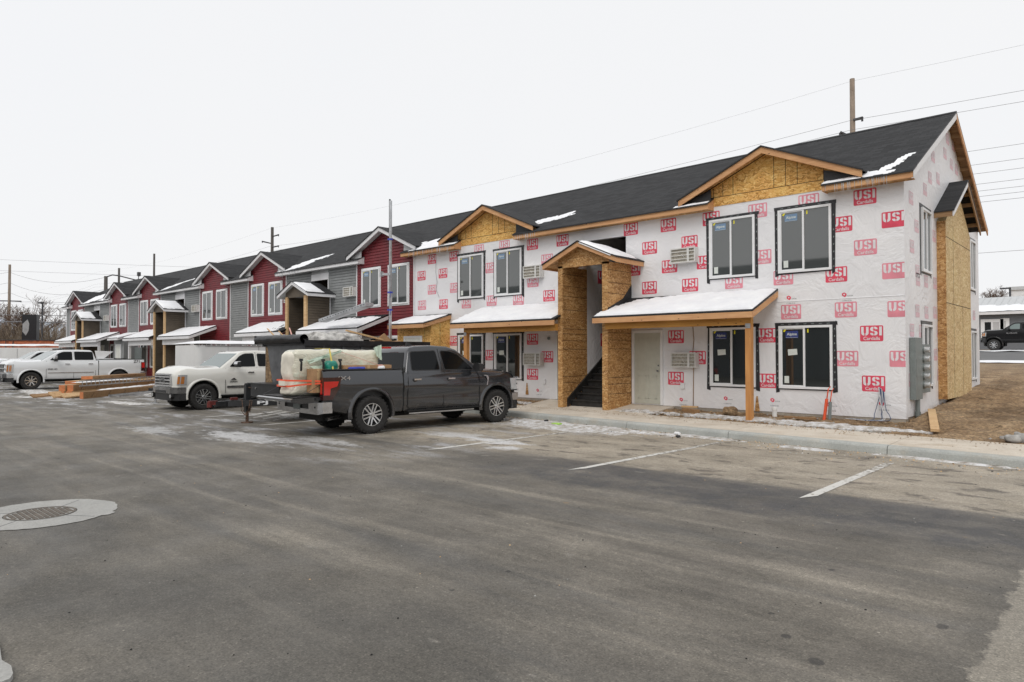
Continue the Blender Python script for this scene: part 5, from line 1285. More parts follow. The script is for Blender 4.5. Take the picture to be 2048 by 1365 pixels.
    R=pickup('pickup_truck','white pickup with a roof light bar half hidden behind the heavy duty one',(-49.0,14.2,0),radians(-90),S); front_end(R,S,'bars')
    lb=MB(); lb.box(2.2,2.45,-.6,.6,1.995,2.10); lb.build('light_bar',M('black_plastic'),R)
    R=pickup('pickup_truck','white pickup farthest to the left, only its cab top showing',(-54.5,14.6,0),radians(-90),S); front_end(R,S,'bars')
    # lifted black pickup on the back road
    S=dict(R=.45,wb=3.65,w=1.0,rear=-1.2,front=4.45,rail=1.72,belt=1.66,cab=.86,cowl=3.02,hood=1.60,roof=2.24,zb=.74,paint='paint_black',open=False,kind='old',gap=.13,
        green=[(.92,1.60),(1.05,2.08),(1.20,2.21),(1.8,2.24),(2.25,2.22),(2.42,2.15),(3.15,1.60)],
        windows=[[(1.12,1.70),(1.17,2.10),(1.80,2.12),(1.80,1.70)],[(1.93,1.70),(1.93,2.13),(2.25,2.12),(2.42,2.04),(2.80,1.70)]],tint=(1,0),
        screen=((3.15,1.60),(2.42,2.15)),back=((.95,1.70),(1.09,2.14)),
        seams=[[(1.86,2.18),(1.87,1.64),(1.87,.85)],[(2.92,1.64),(2.95,1.2),(2.95,.85)]],
        handles=(1.22,2.10),handle_mat='black_plastic',mirror=2.62,mirror_mat='black_plastic',rim='multi',badge='')
    R=pickup('pickup_truck','lifted black pickup parked by the grey house beyond the dirt yard',(-5.15,67.7,2.05),radians(180),S); front_end(R,S,'bars')
    b=MB(); put_text(b,'SILVERADO',(2.45,1.008,1.38),(-1,0,0),(0,0,1),w=.7,off=.02); b.build('decal',M('satin_chrome'),R)
# ---------------------------------------------------------------- things on the site
def xf(mb,Mx):
    mb.v=[Mx@p for p in mb.v]; return mb
FORD=Matrix.Translation(V((-13.46,9.05,0)))@Matrix.Rotation(radians(86),4,'Z')
def soft_box(x0,x1,y0,y1,z0,z1,r=.12,n=14,amp=.02,fn=None,seed=0):
    m=MB(); c=V(((x0+x1)/2,(y0+y1)/2,(z0+z1)/2)); h=V(((x1-x0)/2,(y1-y0)/2,(z1-z0)/2))
    def pt(d):
        q=V([max(-1,min(1,a)) for a in d]); p=V((q.x*h.x,q.y*h.y,q.z*h.z))
        inner=V((max(-h.x+r,min(h.x-r,p.x)),max(-h.y+r,min(h.y-r,p.y)),max(-h.z+r,min(h.z-r,p.z))))
        dd=p-inner
        if dd.length>1e-6: p=inner+dd.normalized()*min(r,dd.length if max(abs(q.x),abs(q.y),abs(q.z))<1 else r)
        p=p+c; nn=(p-c).normalized()
        k=noise.noise(p*3+V((seed,0,0)))*amp*1.6+noise.noise(p*9+V((seed,3,0)))*amp*.7
        p=p+nn*k
        return fn(p) if fn else p
    for ax in range(3):
        for s in (-1,1):
            def f(u,v):
                d=[0,0,0]; d[ax]=s; d[(ax+1)%3]=(2*u-1)*s; d[(ax+2)%3]=2*v-1; return pt(d)
            m.grid(f,n,n,0,True)
    return m
def merge(mb):
    bm=bmesh.new(); me=bpy.data.meshes.new('t'); me.from_pydata([tuple(p) for p in mb.v],[],mb.f); bm.from_mesh(me); bmesh.ops.remove_doubles(bm,verts=bm.verts,dist=.002); bm.verts.index_update()
    o=MB(); o.v=[v.co.copy() for v in bm.verts]; o.f=[[v.index for v in f.verts] for f in bm.faces]; o.m=[0]*len(o.f); o.s=[True]*len(o.f); bm.free(); bpy.data.meshes.remove(me); return o
def load():
    g='things loaded in the grey pickup'
    def pinch(p):
        k=math.exp(-((p.z-1.16)/.09)**2)*.05*(1 if p.x<-1.1 else 0)
        c=V((-1.3,-.19,p.z)); p=p+(c-p).normalized()*k if k>.001 else p
        if p.z<1.05 and p.x<-1.2: p=p+V((-.10*(1.05-p.z)/.2,0,0))
        return p
    m=merge(soft_box(-1.60,.50,-.50,.12,.865,1.85,.13,34,.026,pinch,1)); xf(m,FORD); o=m.build('wrapped_mattress',M('plastic_wrap'),loc=FORD@V((-.5,-.2,.9)),label='large cream mattress wrapped in clear plastic standing in the grey pickup bed',cat='mattress',group=g)
    m=merge(soft_box(-1.66,-1.36,-.44,.06,.90,1.80,.12,14,.03,pinch,5)); xf(m,FORD); m.build('bulge',M('mattress_cream'),o)
    for (a,b,c,d) in (((-1.35,-.56,1.62),(-.55,-.55,1.84),(-.5,-.56,1.80),(-1.28,-.57,1.55)),((-1.3,-.57,1.50),(-.85,-.60,1.52),(-.80,-.66,1.12),(-.98,-.62,1.30)),((.28,-.55,1.90),(.52,-.50,1.97),(.50,-.56,1.60),(.36,-.57,1.70))):
        m=MB(); P=[V(a),V(b),V(c),V(d)]
        m.grid(lambda u,v:(P[0]*(1-u)+P[1]*u)*(1-v)+(P[3]*(1-u)+P[2]*u)*v+V((0,-.03*noise.noise(V((u*5,v*3,a[0])))-.012,.02*noise.noise(V((u*4,v*4,7))))),12,5,0,True)
        xf(m,FORD); m.build('plastic_flap',M('green_film'),o)
    m=MB()
    def band(z,dz,zz=0):
        P=[(-1.73,-.46),(-1.76,-.2),(-1.73,.10),(-1.2,.20),(-.98,-.52),(-1.0,-.60),(-1.4,-.57)]
        pts=[V((x,y,z+(x+1.7)*dz)) for x,y in ((-1.20,-.90),(-1.42,-.60),(-1.70,-.50),(-1.74,-.2),(-1.70,.10),(-1.2,.16))]
        for a,b in zip(pts,pts[1:]): m.beam(a,b,.008,.035,0,up=(0,0,1))
    band(1.20,-.03); band(1.08,.12); m.box(-1.76,-1.745,-.40,-.12,1.09,1.19,1)
    xf(m,FORD); m.build('ratchet_strap',[M('strap_orange'),M('mattress_cream')],loc=FORD@V((-1.7,-.2,1.1)),label='bright orange ratchet strap cinched round the rear end of the wrapped mattress',cat='strap')
    m=MB(); m.beam((-.83,-.58,1.87),(-.88,-.84,1.42),.03,.008); m.beam((-.83,-.58,1.875),(-.80,.12,1.88),.03,.008); xf(m,FORD); m.build('tie_strap',M('strap_yellow'),loc=FORD@V((-.85,-.6,1.6)),label='yellow tie strap running down over the middle of the wrapped mattress',cat='strap')
    m=MB(); m.beam((-.55,-.58,1.80),(.30,-.80,1.50),.03,.008); m.box(.24,.36,-.83,-.77,1.47,1.52); xf(m,FORD); m.build('tie_strap',M('debris_pink'),loc=FORD@V((-.1,-.7,1.6)),label='pale pink strap slanting down to the cab end of the bed',cat='strap')
    def bxo(x0,x1,y0,y1,z0,z1,mat,name,label,cat):
        m=MB(); m.box(x0,x1,y0,y1,z0,z1,0); m.box(x0+.002,x1-.002,(y0+y1)/2-.025,(y0+y1)/2+.025,z1,z1+.002,1); m.box((x0+x1)/2-.03,(x0+x1)/2+.03,y0-.002,y0,z0+.01,z1-.01,1)
        xf(m,FORD); m.build(name,[M(mat),M('lumber_tan')],loc=FORD@V(((x0+x1)/2,(y0+y1)/2,z0)),label=label,cat=cat,group=g)
    bxo(-.60,.60,-.82,-.58,1.16,1.51,'cardboard','cardboard_box','long flat cardboard box along the rail of the grey pickup bed','box')
    bxo(-1.32,-1.08,-.80,-.52,.94,1.44,'cardboard','cardboard_box','upright cardboard box at the open tailgate between mattress and tail lamp','box')
    for x,l in ((-1.06,'black post standing in the bed corner nearest the tail lamp'),(-.66,'black post standing beside the green bag in the pickup bed'),(-1.5,'black strap handle leaning on the wrapped mattress above the tailgate')):
        m=MB(); z1=1.65 if x>-1.4 else 1.66; z0=1.1 if x>-1.4 else 1.40
        y=-.74 if x>-1.4 else -.62
        m.tube([(x,y,z0),(x+.01,y,z1-.08),(x-.02,y,z1-.02)],.024,8); m.box(x-.030,x+.030,y-.03,y+.03,z1-.05,z1); xf(m,FORD); m.build('black_post',M('tool_black'),loc=FORD@V((x,y,z0)),label=l,cat='post',group=g)
    m=merge(soft_box(-.98,-.72,-.80,-.58,1.40,1.60,.09,8,.03,None,9)); xf(m,FORD); m.build('green_bag',M('bag_green'),loc=FORD@V((-.85,-.7,1.4)),label='small teal green bag stuffed between two black posts in the pickup bed',cat='bag',group=g)
    m=merge(soft_box(-.52,-.10,-.87,-.80,1.40,1.475,.03,8,.01,None,4)); xf(m,FORD); m.build('blue_bag',M('bag_blue'),loc=FORD@V((-.3,-.83,1.4)),label='crumpled dark blue sheet lying on the pickup bed rail',cat='bag',group=g)
    m=merge(soft_box(.22,.42,-.86,-.76,1.40,1.50,.04,8,.02,None,2)); xf(m,FORD); m.build('plastic_bundle',M('vinyl_white'),loc=FORD@V((.3,-.8,1.4)),label='small white plastic bundle on the rail near the pickup cab',cat='bundle',group=g)
    m=MB(); m.box(-1.0,-.70,-.84,-.60,1.36,1.425); xf(m,FORD); m.build('white_board',M('mattress_cream'),loc=FORD@V((-.85,-.7,1.36)),label='short white board wedged under the green bag',cat='board',group=g)

def dump_trailer():
    R=thing('dump_trailer','tall black dump trailer with rolled tarp and a heap of debris behind the grey pickup','trailer',(-16.9,11.2,0))
    x0,x1,y0,y1=-17.92,-15.86,9.30,13.4; z0,z1=.78,2.10
    b=MB(); t=.06
    b.box(x0,x1,y0,y0+t,z0,z1,0); b.box(x0,x0+t,y0+t,y1,z0,z1,0); b.box(x1-t,x1,y0+t,y1,z0,z1,0); b.box(x0,x1,y1,y1+t,z0,z1,0); b.box(x0,x1,y0,y1,z0-.08,z0,0)
    for y in (9.8,10.4,11,11.6,12.2,12.8): b.box(x1,x1+.05,y,y+.07,z0,z1-.06,0)
    b.build('body',M('steel_painted'),R)
    r=MB(); r.box(x0-.05,x1+.05,y0-.05,y0-.001,z1-.10,z1+.04); r.box(x1+.001,x1+.09,y0-.05,y1+.05,z1-.14,z1+.02); r.box(x0-.09,x0-.001,y0-.05,y1+.05,z1-.14,z1+.02); r.build('top_rail',M('tarp_black'),R)
    r=MB(); n=18
    r.grid(lambda u,v:(lambda a,X:V((X,y0-.06+(.125+.018*noise.noise(V((X*5,a,0))))*cos(a),z1+.05+(.115+.018*noise.noise(V((X*4,a,3))))*sin(a))))(2*pi*v,x0-.32+(x1-x0+.40)*u),40,n,0,True)
    r.box(x0-.33,x0-.30,y0-.16,y0+.04,z1-.07,z1+.16); r.build('rolled_tarp',M('tarp_black'),R)
    d=MB(); 
    # dried mud splash on the front panel
    q=[(x0+.02,z0+.0),(x0+.42,z0),(x0+.40,z0+.25),(x0+.30,z0+.5),(x0+.20,z0+.85),(x0+.12,z0+1.15),(x0+.02,z0+1.2)]
    d.prism([(a,y0-.003,b_) for a,b_ in q],(0,.002,0)); d.build('mud_splash',M('dirt'),R)
    k=MB(); k.box(-17.75,-16.1,8.72,9.2,.62,.95,0); k.box(-17.78,-16.07,8.70,9.22,.95,.985,0); k.cyl((-17.3,8.715,.85),(-17.3,8.70,.85),.03,.03,12,1); k.build('toolbox',[M('tool_black'),M('chrome')],R)
    f=MB()
    for s in (-1,1): f.beam((-16.9+s*.75,9.25,.52),(-16.9+s*.06,7.75,.52),.10,.15)
    f.box(x0+.2,x1-.2,9.2,13.4,.45,.6); f.beam((-16.9,8.0,.52),(-16.9,7.45,.52),.12,.12)
    f.build('tongue',M('tool_black'),R)
    c=MB(); c.box(-16.95,-16.85,7.30,7.50,.50,.60); c.cyl((-16.9,7.32,.44),(-16.9,7.32,.58),.06,.06,14); c.box(-16.94,-16.86,7.85,8.02,.6,.66); c.build('coupler',M('rust_red'),R)
    j=MB(); j.box(-16.89,-16.77,8.19,8.31,.28,.98,1); j.cyl((-16.83,8.25,.02),(-16.83,8.25,.5),.04,.04,12,0); j.cyl((-16.83,8.25,.0),(-16.83,8.25,.03),.15,.15,18,0); j.cyl((-16.77,8.25,.9),(-16.62,8.25,.9),.012,.012,8,0); j.cyl((-16.83,8.25,.98),(-16.83,8.25,1.01),.07,.07,14,1)
    j.build('jack',[M('rusty_steel'),M('tool_black')],R)
    h=MB()
    for s,xx in ((0,-16.70),(1,-16.60)):
        P=[V((xx,8.0,.62)),V((xx+.02,8.02,.35)),V((xx+.08,8.08,.22)),V((xx+.14,8.16,.36)),V((xx+.13,8.2,.6))]
        for a,b_ in zip(P,P[1:]):
            L=(b_-a).length; nl=int(L/.04)
            for i in range(nl): h.beam(a+(b_-a)*(i/nl),a+(b_-a)*((i+.8)/nl),.022 if i%2 else .01,.01 if i%2 else .022)
    h.build('safety_chain',M('rusty_steel'),R)
    p=MB(); put_text(p,'PJ',(-16.35,8.42,.52),V((.42,.9,0)).normalized()*1,(0,0,1),w=.26,h=.11,off=.03); put_text(p,'PJ',(-16.47,8.28,.60),V((1,0,0)),(0,0,1),w=.01,h=.01); p.build('lettering',M('vinyl_white'),R)
    for X in (x0-.12,x1-.12):
        for Y in (11.2,12.0):
            w=MB(); w.lathe([(.18,-.1),(.32,-.11),(.36,-.09),(.37,0),(.36,.09),(.32,.11),(.18,.1)],(X+.12,Y,.37),(1,0,0),26); wo=w.build('wheel',M('rubber'),R)
            w=MB(); w.cyl((X+.12-.05,Y,.37),(X+.12+.05,Y,.37),.18,.18,20); w.build('rim',M('vinyl_white'),wo)
    # heap
    rnd=random.Random(3); g='debris in the dump trailer'
    m=merge(soft_box(-17.6,-16.1,9.9,11.4,1.7,2.32,.25,22,.09,None,3)); m.build('crumpled_tarp',M('debris_grey'),loc=(-16.9,10.6,1.8),label='crumpled grey plastic tarp heaped on top of the dump trailer',cat='tarp',group=g)
    m=merge(soft_box(-17.3,-16.2,11.5,12.9,1.6,2.12,.2,18,.09,None,8)); m.build('debris_sack',M('cardboard'),loc=(-16.8,12.2,1.7),label='brown paper sack and waste lying behind the grey tarp in the trailer',cat='sack',group=g)
    for i,(a,b_,w,mt,l) in enumerate((((-17.5,9.5,2.1),(-18.3,9.55,2.48),.035,'lumber_tan','pale stick poking out of the trailer, leftmost of the three'),((-17.2,9.6,2.1),(-17.75,9.6,2.40),.03,'lumber_tan','short pale stick leaning beside the leftmost one in the trailer'),((-16.9,9.6,2.05),(-17.35,9.7,2.48),.03,'debris_pink','pinkish stick crossing the others at the trailer front'),((-16.4,10.9,2.42),(-16.0,12.6,2.02),.09,'lumber_tan','long tan board sloping down over the trailer heap'),((-16.2,11.9,2.02),(-15.9,13.2,1.96),.10,'cardboard','brown board end lying along the trailer rim'))):
        m=MB(); m.beam(a,b_,w,w*.5); m.build('waste_stick' if i<3 else 'waste_board',M(mt),loc=a,label=l,cat='stick' if i<3 else 'board',group=g)
    m=MB(); m.prism([(-16.35,11.7,2.05),(-15.95,12.2,2.05),(-16.1,11.95,2.34)],(.03,.02,.02)); m.build('cardboard_scrap',M('cardboard'),loc=(-16.1,12,2.0),label='triangular cardboard scrap sticking up from the trailer heap',cat='cardboard',group=g)

def white_trailer():
    x0,x1,y0,y1,z0,z1=-27.1,-25.0,10.35,15.2,.55,2.08
    R=thing('cargo_trailer','white enclosed cargo trailer with thick snow on its roof beside the cream pickup','trailer',(-26,12.5,0))
    b=MB(); r=.22; n=6
    prof=[(x1,y1),(x1,y0+.25)]+[(x1-r+r*cos(-i*pi/2/n),y0+r+r*sin(-i*pi/2/n)) for i in range(n+1)]+[(x0+r+r*cos(-pi/2-i*pi/2/n),y0+r+r*sin(-pi/2-i*pi/2/n)) for i in range(n+1)]+[(x0,y1)]
    b.prism([(x,y,z0) for x,y in prof],(0,0,z1-z0),0,sm=True); b.build('body',M('trailer_white'),R,sharp=35)
    t=MB(); t.box(x1,x1+.012,y0+.3,y1,z1-.05,z1); t.box(x1,x1+.012,y0+.3,y1,z0,z0+.05)
    for y in (11.5,12.7,13.9): t.box(x1,x1+.006,y-.01,y+.01,z0+.05,z1-.05)
    t.build('trim_rail',M('galvanised'),R)
    l=MB(); c=(11.25,1.70)
    for s,mi in ((.15,0),(.10,1)):
        l.add([(x1+.004+.002*mi,c[0]+s*dx,c[1]+s*dz) for dx,dz in ((-1.2,0),(-.5,.35),(0,1),(.5,.35),(1.2,0),(.5,-.35),(0,-1),(-.5,-.35))],[(0,1,2,3,4,5,6,7)],mi)
    l.build('emblem',[M('brush_tan'),M('trailer_white')],R)
    for y in (12.9,13.7):
        w=MB(); w.lathe([(.18,-.1),(.31,-.1),(.35,-.06),(.35,.06),(.31,.1),(.18,.1)],(x1-.1,y,.35),(1,0,0),24); w.build('wheel',M('rubber'),R); w=MB(); w.lathe([(.18,-.1),(.31,-.1),(.35,-.06),(.35,.06),(.31,.1),(.18,.1)],(x0+.1,y,.35),(1,0,0),24); w.build('wheel',M('rubber'),R)
    t=MB(); t.box(x0+.15,x1-.15,y0+.2,y1-.1,z0-.12,z0-.002)
    for s_ in (-1,1): t.beam((-26.05+s_*.7,y0+.3,z0-.06),(-26.05+s_*.05,y0-1.2,z0-.06),.07,.1)
    t.build('chassis',M('tool_black'),R); t=MB(); t.cyl((-26.05,y0-1.0,.02),(-26.05,y0-1.0,.75),.035,.035,10); t.cyl((-26.05,y0-1.0,0),(-26.05,y0-1.0,.03),.12,.12,14); t.build('jack',M('galvanised'),R)
    s=MB(); s.grid(lambda u,v:V((x0-.03+(x1-x0+.08)*u,y0-.03+(y1-y0)*v,z1-.03+ (.21+.03*noise.noise(V((u*3,v*7,2))))*min(1,6*min(u+.03,1.03-u,v+.03,1.05-v))**.5)),18,40,0,True); s.build('trailer_snow',M('snow'),kind='stuff',label='thick snow on the roof of the white cargo trailer',cat='snow')

def lumber():
    O=V((-30.6,8.25,0)); d=V((-.70,.71,0)).normalized(); q=V((-d.y,d.x,0)); q=q if q.x<0 else -q; g='building timber stacked on the lot'
    # (offset behind the front beam, start along it, length, width, height, base z)
    L=[(0,0,8.0,.14,.27,0,'lumber_brown','long engineered beam lying in front of the timber pile'),
       (.35,.95,7.5,.20,.24,.0,'lumber_brown','second long beam with orange end just behind the front one'),
       (.95,.75,8,.24,.26,.0,'lumber_tan','bottom timber bundle on the left of the pile'),
       (1.25,.75,8,.24,.26,.0,'lumber_tan','bottom timber bundle at the back of the pile'),
       (.95,.85,7.5,.24,.24,.265,'lumber_brown','upper timber bundle carrying the ladder'),
       (1.25,.80,7.8,.24,.24,.265,'lumber_tan','upper timber bundle at the back left of the pile'),
       (2.0,4.0,5,.5,.14,.62,'lumber_brown','wide brown beam across the rear of the pile'),
       (1.9,2.6,6.5,.45,.60,.0,'lumber_tan','low stack of tan boards behind the pile')]
    for (a,b,ln,w,h,z,mt,l) in L:
        d=V((-.70,.71,0)).normalized(); d.rotate(Matrix.Rotation(radians(((a*7.3+b*3.1+z*11)%1-.5)*5),3,'Z'))
        p0=O+q*a+d*b+V((0,0,z+h/2)); m=MB(); m.beam(p0,p0+d*ln,w,h,0); m.beam(p0-d*.004,p0,w-.002,h-.002,1)
        for i in range(int(ln/1.1)): 
            if mt=='lumber_brown': pp=p0+d*(i*1.1+.5); m.beam(pp-q*(w/2+.001)-V((0,0,h*.3)),pp-q*(w/2+.001)+V((0,0,h*.3))+d*.18,.004,.02,2,up=q)
        m.build('timber_beam',[M(mt),M('orange_end'),M('black_plastic')],loc=p0,label=l,cat='beam',group=g)
    d=V((-.70,.71,0)).normalized()
    def ladder(p,dr,ln,w,label,tilt=0):
        s=dr.cross(V((0,0,1))).normalized(); m=MB(); e=dr*ln
        for k in (-.5,.5): m.beam(p+s*w*k,p+s*w*k+e,.03,.075)
        for i in range(int(ln/.30)): m.beam(p-s*w*.5+dr*(.2+i*.3),p+s*w*.5+dr*(.2+i*.3),.03,.03)
        m.build('ladder',M('galvanised'),loc=p,label=label,cat='ladder')
    # ladder on its edge along the top of the stack
    p=O+q*.62+d*.9+V((0,0,.46)); m=MB(); s=V((0,0,1))
    for z in (.0,.20): m.beam(p+s*z,p+s*z+d*8.2,.025,.05)
    for i in range(26): m.beam(p+d*(.2+i*.31),p+d*(.2+i*.31)+s*.20,.022,.022)
    m.build('ladder',M('galvanised'),loc=p,label='aluminium ladder on edge along the top of the timber pile',cat='ladder')
    ladder(O+q*-.6+d*1.2+V((0,0,.05)),d,5,.42,'aluminium ladder lying flat on the ground in front of the timber pile')
    rnd=random.Random(5)
    for (u,v,w,h,a,mt,l,tilt) in ((-31.9,6.95,.9,.16,2.2,'lumber_brown','dark brown board end lying farthest out on the snow',.5),(-31.4,7.5,1.1,.22,2.3,'lumber_tan','tan sheet offcut propped on the snow by the board end',.7),(-32.0,8.3,1.2,.5,2.4,'cardboard','crumpled cardboard sheet lying against the timber pile',.45),(-30.9,7.75,1.5,.22,2.3,'lumber_tan','pale board slab slanting beside the front beam',.5),(-33.2,8.5,.9,.3,2.0,'cardboard','torn cardboard flap near the left end of the pile',.8)):
        m=MB(); c,s_=cos(a),sin(a); P=[V((u,v,.03)),V((u+c*w,v+s_*w,.05)),V((u+c*w-s_*h,v+s_*w+c*h,.05+tilt*h)),V((u-s_*h,v+c*h,.03+tilt*h*1.3))]
        m.prism(P,(0,0,.05)); m.build('board_offcut',M(mt),loc=P[0],label=l,cat='board',group=g)
    s=MB()
    for (a,b,ln,w,z) in ((.35,1.8,3.5,.2,.262),(1.1,1.5,4.5,.45,.59),(0,3.8,3,.1,.302),(1.8,3,3.5,.4,.56)):
        p0=O+q*a+d*b
        def f(u,v,p0=p0,ln=ln,w=w,z=z): p=p0+d*ln*u+q*w*(v-.5)*1.1; return V((p.x,p.y,z+.07*min(1,5*min(u,1-u,v,1-v)+.1)*(.7+.6*noise.noise(p*2.5))-.02))
        s.grid(f,40,6,0,True)
    s.build('pile_snow',M('snow'),kind='stuff',label='snow lying along the tops of the timber pile',cat='snow')

def site_things():
    # scaffold pole and plank
    R=thing('scaffold_pole','tall aluminium pump jack pole standing against the red gable with blue clamps','scaffold pole',(-20.72,15.1,0))
    m=MB(); X,Y=-19.90,15.08; m.box(X-.02,X+.045,Y-.035,Y+.035,.0,7.30,0); m.box(X-.06,X-.021,Y-.025,Y+.025,.0,7.36,1); m.build('pole',[M('galvanised'),M('dark_steel')],R)
    for z in (5.9,3.98,3.35):
        m=MB(); m.box(X-.09,X+.065,Y-.06,Y+.06,z-.03,z+.03); m.tube([(X+.05,Y-.08,z),(X+.16,Y-.1,z-.06),(X+.12,Y-.1,z-.2)],.012,6) if z<5 else None; m.build('clamp',M('bag_blue'),R)
    m=MB(); m.beam((X+.12,Y-.06,4.62),(X-.42,Y-.06,4.66),.06,.08); m.box(X-.47,X-.40,Y-.12,Y+.0,4.58,4.76); m.build('wall_brace',M('galvanised'),R)
    m=MB(); a=V((-24.95,15.35,3.18)); b=V((-21.0+1.0,14.95,3.42)); b=V((-21.40,15.0,3.58)); 
    a=V((-24.3,15.05,3.10)); b=V((-21.05,15.0,3.60)); 
    m.beam(a,b,.36,.13)
    for i in range(17): p=a+(b-a)*((i+.5)/17); m.cyl(p+V((0,-.185,.0)),p+V((0,-.181,0)),.022,.022,8,1)
    m.build('scaffold_plank',[M('galvanised'),M('liner_black')],loc=a,label='long aluminium scaffold plank sloping over the white trimmed porch roof beside the pole',cat='plank')
    # conduits, pipe, cables, offcuts in front of the wall
    m=MB(); m.cyl((-5.40,16.42,.2),(-5.36,16.50,.72),.035,.035,12); m.tube([(-5.36,16.5,.70),(-5.33,16.52,.95),(-5.31,16.6,1.0)],.014,6); m.build('orange_conduit',M('orange_pipe'),loc=(-5.4,16.42,.2),label='orange plastic conduit standing by the lower right window',cat='conduit')
    m=MB(); m.cyl((-5.28,16.42,.2),(-5.27,16.46,.66),.036,.036,12); m.tube([(-5.27,16.46,.65),(-5.25,16.5,.9),(-5.24,16.6,.96)],.012,6,1); m.build('grey_conduit',[M('electric_grey'),M('orange_pipe')],loc=(-5.28,16.42,.2),label='grey conduit with orange tube on top right beside the orange one',cat='conduit')
    m=MB(); m.cyl((-6.55,16.45,.15),(-6.55,16.45,.44),.055,.055,16); m.cyl((-6.55,16.45,.40),(-6.55,16.45,.475),.066,.066,16); m.build('white_standpipe',M('pvc_white'),loc=(-6.55,16.45,.15),label='short white plastic pipe standing in the dirt under the right lower window',cat='pipe')
    R=thing('cable_bundle','blue and white cables hanging out of the wrapped wall onto the ground near the corner','cable',(-4.3,16.6,.2))
    rnd=random.Random(2)
    for i in range(6):
        m=MB(); x=-4.34+.02*i; z=1.02-.02*i; e=rnd.uniform(-.08,.16)
        P=[V((x,YW-.01,z)),V((x+.02,YW-.06,z-.12)),V((x+e*.5,YW-.14,z-.4)),V((x+e,YW-.22,.42)),V((x+e*1.1,YW-.28,.31)),V((x+e*.6-.2,YW-.34,.29)),V((x-.35-rnd.random()*.3,YW-.3,.30)),V((x-.2,YW-.42,.29)),V((x+.3*rnd.random(),YW-.36,.30))]
        Q=[]
        for k in range(len(P)-1):
            for t in range(4):
                t/=4; p0=P[max(k-1,0)];p1=P[k];p2=P[k+1];p3=P[min(k+2,len(P)-1)]
                Q.append(.5*((2*p1)+(p2-p0)*t+(2*p0-5*p1+4*p2-p3)*t*t+(3*p1-p0-3*p2+p3)*t**3))
        m.tube(Q,.008,6); m.build('cable',M('cable_blue') if i%3 else M('cable_white'),R)
    for (x,y,z,dx,dy,w,h,mt,l) in ((-8.95,16.45,.27,.50,-.28,.16,.11,'lumber_brown','short brown timber block on the dirt by the white door'),(-9.05,16.5,.36,.42,.05,.14,.04,'lumber_tan','tan offcut leaning over the brown block by the door'),
        (-6.25,16.30,.27,.72,-.02,.10,.045,'lumber_brown','reddish board lying in the dirt left of the orange conduit'),(-2.98,15.35,.27,-.55,2.5,.15,.05,'lumber_tan','pale board lying alone on the dirt beyond the building corner'),(-3.25,18.8,.46,.3,.25,.05,.03,'lumber_tan','small stick lying on the dirt under the end wall bump')):
        m=MB(); a=V((x,y,z)); m.beam(a,a+V((dx,dy,.22 if dy>2 else 0)),w,h); m.build('timber_offcut',M(mt),loc=a,label=l,cat='board')
    m=merge(soft_box(-7.75,-7.45,16.1,16.35,.22,.42,.1,8,.06,None,6)); m.build('dirt_clod',M('dirt'),loc=(-7.6,16.2,.22),label='lump of brown dirt left of the wooden porch post',cat='clod')
    # boulders at the right edge
    for i,(x,y,s,l) in enumerate(((-1.75,14.98,.13,'rounded grey stone nearest the sidewalk at the right edge'),(-1.52,15.12,.16,'rounded grey stone in the middle of the right edge heap'),(-1.62,15.45,.14,'rounded grey stone set back in the right edge heap'),(-1.30,15.35,.18,'largest grey stone of the heap cut by the frame edge'),(-1.9,15.3,.09,'smallest grey stone left of the heap'))):
        m=merge(soft_box(x-s,x+s,y-s*.8,y+s*.8,.17,.17+s*1.2,s*.55,8,.05,None,i)); m.build('stone',M('stone'),loc=(x,y,.2),label=l,cat='stone',group='stones at the right edge')
    # litter
    m=MB(); m.cyl((-7.45,13.28,.045),(-7.33,13.24,.045),.034,.034,12); m.build('paper_cup',M('vinyl_white'),loc=(-7.4,13.25,0),label='white paper cup lying in the gutter by the curb',cat='cup')
    m=merge(soft_box(-7.26,-7.18,12.95,13.02,0,.035,.02,6,.015,None,3)); m.build('dark_rag',M('tool_black'),loc=(-7.2,13,0),label='dark crumpled scrap on the ice below the curb',cat='scrap')
    m=merge(soft_box(-11.28,-11.18,13.40,13.50,.02,.07,.03,6,.02,None,7)); m.build('dark_glove',M('tool_black'),loc=(-11.2,13.4,0),label='black scrap on the snow right of the pickup front wheel',cat='scrap')
    m=merge(soft_box(-10.75,-10.5,13.05,13.2,.02,.06,.02,6,.02,None,7)); m.build('green_wrapper',M('wrapper_green'),loc=(-10.6,13.1,0),label='bright green wrapper on the dirty snow near the curb',cat='wrapper')
